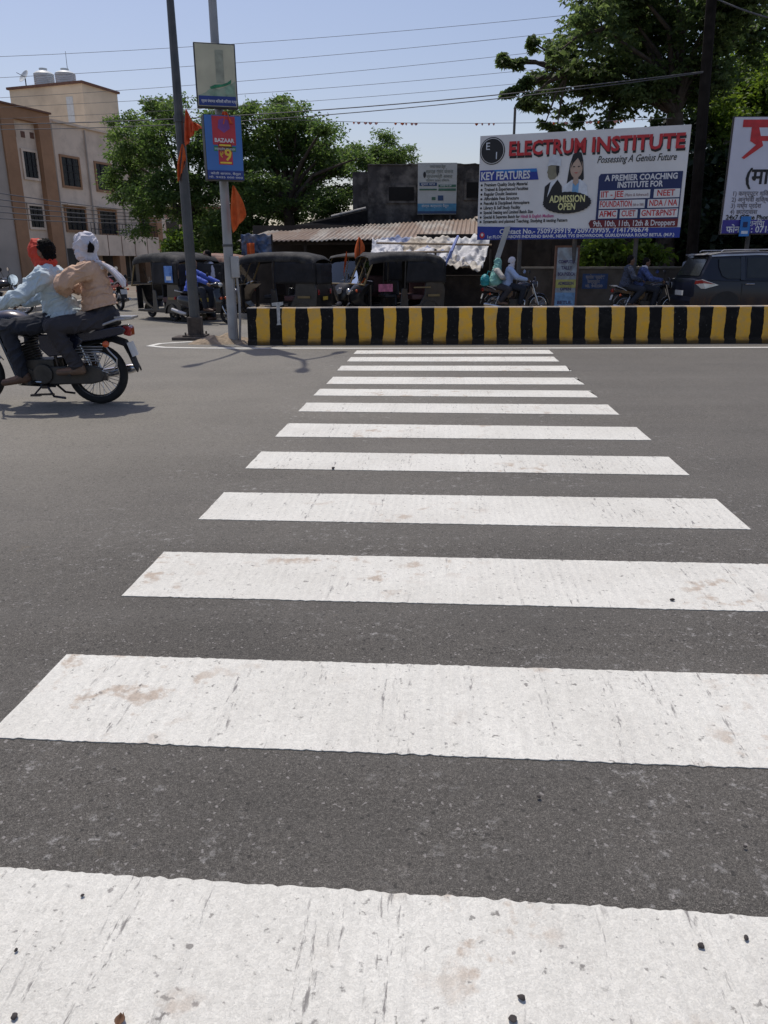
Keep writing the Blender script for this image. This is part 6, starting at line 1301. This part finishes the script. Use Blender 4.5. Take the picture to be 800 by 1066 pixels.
b = MB(); b.ell(hd+HM @ V(-.045, 0, .035), (.088, .098, .100), HM, 18, 12); b.ell(hd+HM @ V(-.06, 0, -.03), (.062, .082, .07), HM, 16, 10); flesh('hair', b, hairm, drv, .007, 2, .014, 34)
b = MB(); b.grid(lambda u, v: hd+V(-.085-.05*v+.015*math.sin(u*7), .05-.07*u, -.09-.13*v+.02*math.sin(u*5+v*4)), 8, 10); b.build('scarf_end', redscarf, drv, smooth=80, solid=.012, sub=1)
# passenger
J = rider((-.12, 0, .88), (-.055, 0, 1.41), (-.03, 0, 1.545), (.17, .17, 1.16), (.12, .21, .415), sp=.19, ll=(.44, .44), kn=(.8, .55, .5), toe=(.18, .03, -.05), elh=(.75, .5, .15), la=(.28, .22))
J['eL'] = V(.15, .29, 1.215); J['eR'] = V(.13, -.3, 1.21); J['wL'] = V(.19, .11, 1.13); J['wR'] = V(.2, -.11, 1.13)
psg, hd, HM = person('motorcycle passenger in peach shirt with white scarf over the head', mloc, mrz, J, peach, gtr, sandal, vox=.0075, fold=.018, tuck=True, loose=1.5, sleeves=.8, hair=False, grp='riders and passers by', face=(1, .45, -.05))
b = MB(); b.ell(hd+HM @ V(-.005, 0, .028), (.118, .100, .122), HM, 20, 14); b.ell(hd+HM @ V(.036, 0, .0), (.085, .078, .10), HM, 20, 14); b.ell(hd+HM @ V(.03, 0, -.055), (.092, .086, .09), HM, 16, 10); b.caps(hd+V(-.01, 0, -.10), hd+V(-.02, 0, -.17), .088, .10); b.caps(hd+V(-.03, 0, -.14), hd+V(-.10, .02, -.18), .075, .06)
flesh('head_scarf', b, wscarf, psg, .007, 5, .011, 13)
b = MB(); b.prism([(-.03, -.05), (.035, -.055), (.03, .03), (.005, .06)], hd+V(-.072, .107, .0), (-.95, -.25, 0), (0, 0, 1), .012); b.ell(hd+V(-.078, .084, -.005), (.034, .024, .045)); flesh('scarf_opening', b, hairm, psg, .006, 2)
b = MB(); b.grid(lambda u, v: hd+V(-.06-.27*v, .05-.14*u+.02*math.sin(u*9+v*4), -.13-.17*v*v-.05*v+.03*math.sin(u*12+v*3)*(v+.2)), 18, 16); b.build('scarf_end', wscarf, psg, smooth=80, solid=.02, sub=1)
# riders beyond the barrier
lightblue = mat('shirt_light_blue', (.36, .46, .66), .85, var=.1, bump=.2); greenveil = mat('veil_green', (.20, .42, .37), .85, var=.25, scale=7, bump=.3); tealb = mat('bag_teal', (.02, .28, .32), .5, var=.2); checkm = mat('shirt_checked', (.05, .075, .19), .85, var=.7, scale=22); darkcheck = mat('shirt_dark', (.04, .05, .08), .85, var=.9, scale=26); bluesh = mat('shirt_blue', (.06, .11, .48), .8, var=.15); whitesh = mat('shirt_white', (.50, .50, .58), .85, var=.06); mustard = mat('mustard_cloth', (.5, .25, .03), .8); kurta = mat('kurta_cream', (.45, .42, .38), .85)
J = rider((.33, 0, .87), (.41, 0, 1.36), (.46, 0, 1.50), (.82, .33, 1.02), (.70, .17, .33), ll=(.45, .46), elh=(0, .5, -.6), grip=(.9, .31, 1.0))
p_, hd, HM = person('motorcyclist in light blue shirt and white head scarf beyond the barrier', m1, R(2), J, lightblue, ctr, shoe, vox=.013, shirt_len=.1, sc=RS, grp='riders and passers by', face=(1, -.1, -.1))
b = MB(); b.ell(hd+HM @ V(-.02, 0, .03), (.112, .098, .118), HM); b.ell(hd+HM @ V(0, 0, -.06), (.085, .085, .09), HM); b.caps(hd+V(-.03, 0, -.1), hd+V(-.03, 0, -.15), .085, .10); flesh('head_scarf', b, wscarf, p_, .011, 3, .006, 20)
b = MB(); b.ell(hd+HM @ V(.075, 0, .01), (.04, .06, .055), HM); flesh('face_patch', b, mat('face_patch_dark', (.015, .015, .018), .2), p_, .011, 2)  # dark rounded piece over the front of the face
J = rider((-.02, 0, .88), (.02, 0, 1.34), (.05, 0, 1.47), (.22, .15, 1.05), (.12, .19, .42), ll=(.42, .42), kn=(.8, .5, .5), elh=(.2, .6, -.4), la=(.26, .24))
p_, hd, HM = person('passenger wrapped in a pale green veil beyond the barrier', m1, R(2), J, kurta, gtr, sandal, vox=.013, sc=RS, grp='riders and passers by', hair=False, fem=1)
b = MB(); b.ell(hd+V(-.01, 0, .03), (.112, .10, .12)); b.ell(hd+V(0, 0, -.06), (.1, .1, .1))
for i in range(9): t_ = i/8; b.ell(V(.05-.08*t_, 0, 1.44-.52*t_), (.10+.11*t_, .13+.12*t_**.7, .12))
b.ell(V(-.04, .02, .95), (.24, .26, .10)); flesh('veil', b, greenveil, p_, .014, 3, .016, 11)
bg_ = MB(); bg_.ell((0, 0, .13), (.12, .16, .15)); bg_.ell((0, .02, .03), (.11, .15, .06)); bgo = flesh('bag', bg_, tealb, None, .014, 2, .012, 16); q = Vector(m1); bgo.location = (q.x-.30, q.y-.12, .80); tag(bgo, 'teal plastic bag hung behind the green veiled passenger', 'bag')
b = MB(); b.tube([(.04, 0, .25), (.08, 0, .36), (.13, 0, .33)], .012, 6); b.build('strap', tealb, bgo)
J = rider((.33, 0, .86), (.44, 0, 1.33), (.49, 0, 1.47), (.84, .33, 1.02), (.70, .17, .33), elh=(0, .5, -.6), grip=(.9, .31, 1.0))
p_, hd, HM = person('motorcyclist in blue checked shirt leaning forward beside the car', m2, R(-3), J, checkm, ctr, shoe, vox=.013, sc=RS, grp='riders and passers by', face=(1, .1, -.15), fold=.008)
b = MB(); b.caps(hd+V(-.05, 0, -.10), hd+V(-.02, 0, -.13), .07, .075); flesh('neck_cloth', b, wscarf, p_, .012, 2)
J = rider((-.02, 0, .89), (.03, 0, 1.39), (.07, 0, 1.53), (.33, .20, 1.02), (.12, .19, .42), kn=(.8, .5, .5), elh=(.0, .5, -.6), la=(.28, .26))
person('passenger in dark patterned shirt behind the blue checked motorcyclist', m2, R(-3), J, darkcheck, ctr, shoe, vox=.013, sc=RS, grp='riders and passers by', face=(1, .2, -.05), fold=.008)
# scooter rider and the man standing by the rickshaw
sl = SCO.location.copy()
J = rider((.18, 0, .86), (.26, 0, 1.34), (.30, 0, 1.47), (.82, .30, 1.03), (.66, .14, .40), ll=(.44, .45), elh=(0, .5, -.5), kn=(.6, .3, .7), grip=(.9, .3, 1.0))
person('scooter rider in bright blue shirt behind the dark lamp post', sl, R(-19), J, bluesh, ctr, shoe, vox=.013, sc=.92, grp='riders and passers by', face=(1, -.2, -.1), fold=.008)
q = A(222, 330, 20.3)
def stand(): 
    J = dict(pelvis=V(0, 0, .93), neck=V(.02, 0, 1.42), chest=V(.01, 0, 1.28), head=V(.05, 0, 1.56))
    for s, k in ((1, 'L'), (-1, 'R')): J.update({'s'+k: V(0, .19*s, 1.35), 'e'+k: V(-.02, .25*s, 1.08), 'w'+k: V(.12, .24*s, .86), 'h'+k: V(0, .09*s, .90), 'k'+k: V(.03, .11*s, .48), 'a'+k: V(0, .12*s, .09), 't'+k: V(.16, .14*s, .035)})
    return J
person('person in white shirt standing beside the black rickshaw, right of the scooter rider', (q.x, 20.3, 0), R(200), stand(), whitesh, ctr, shoe, vox=.013, grp='riders and passers by', sleeves=.45)
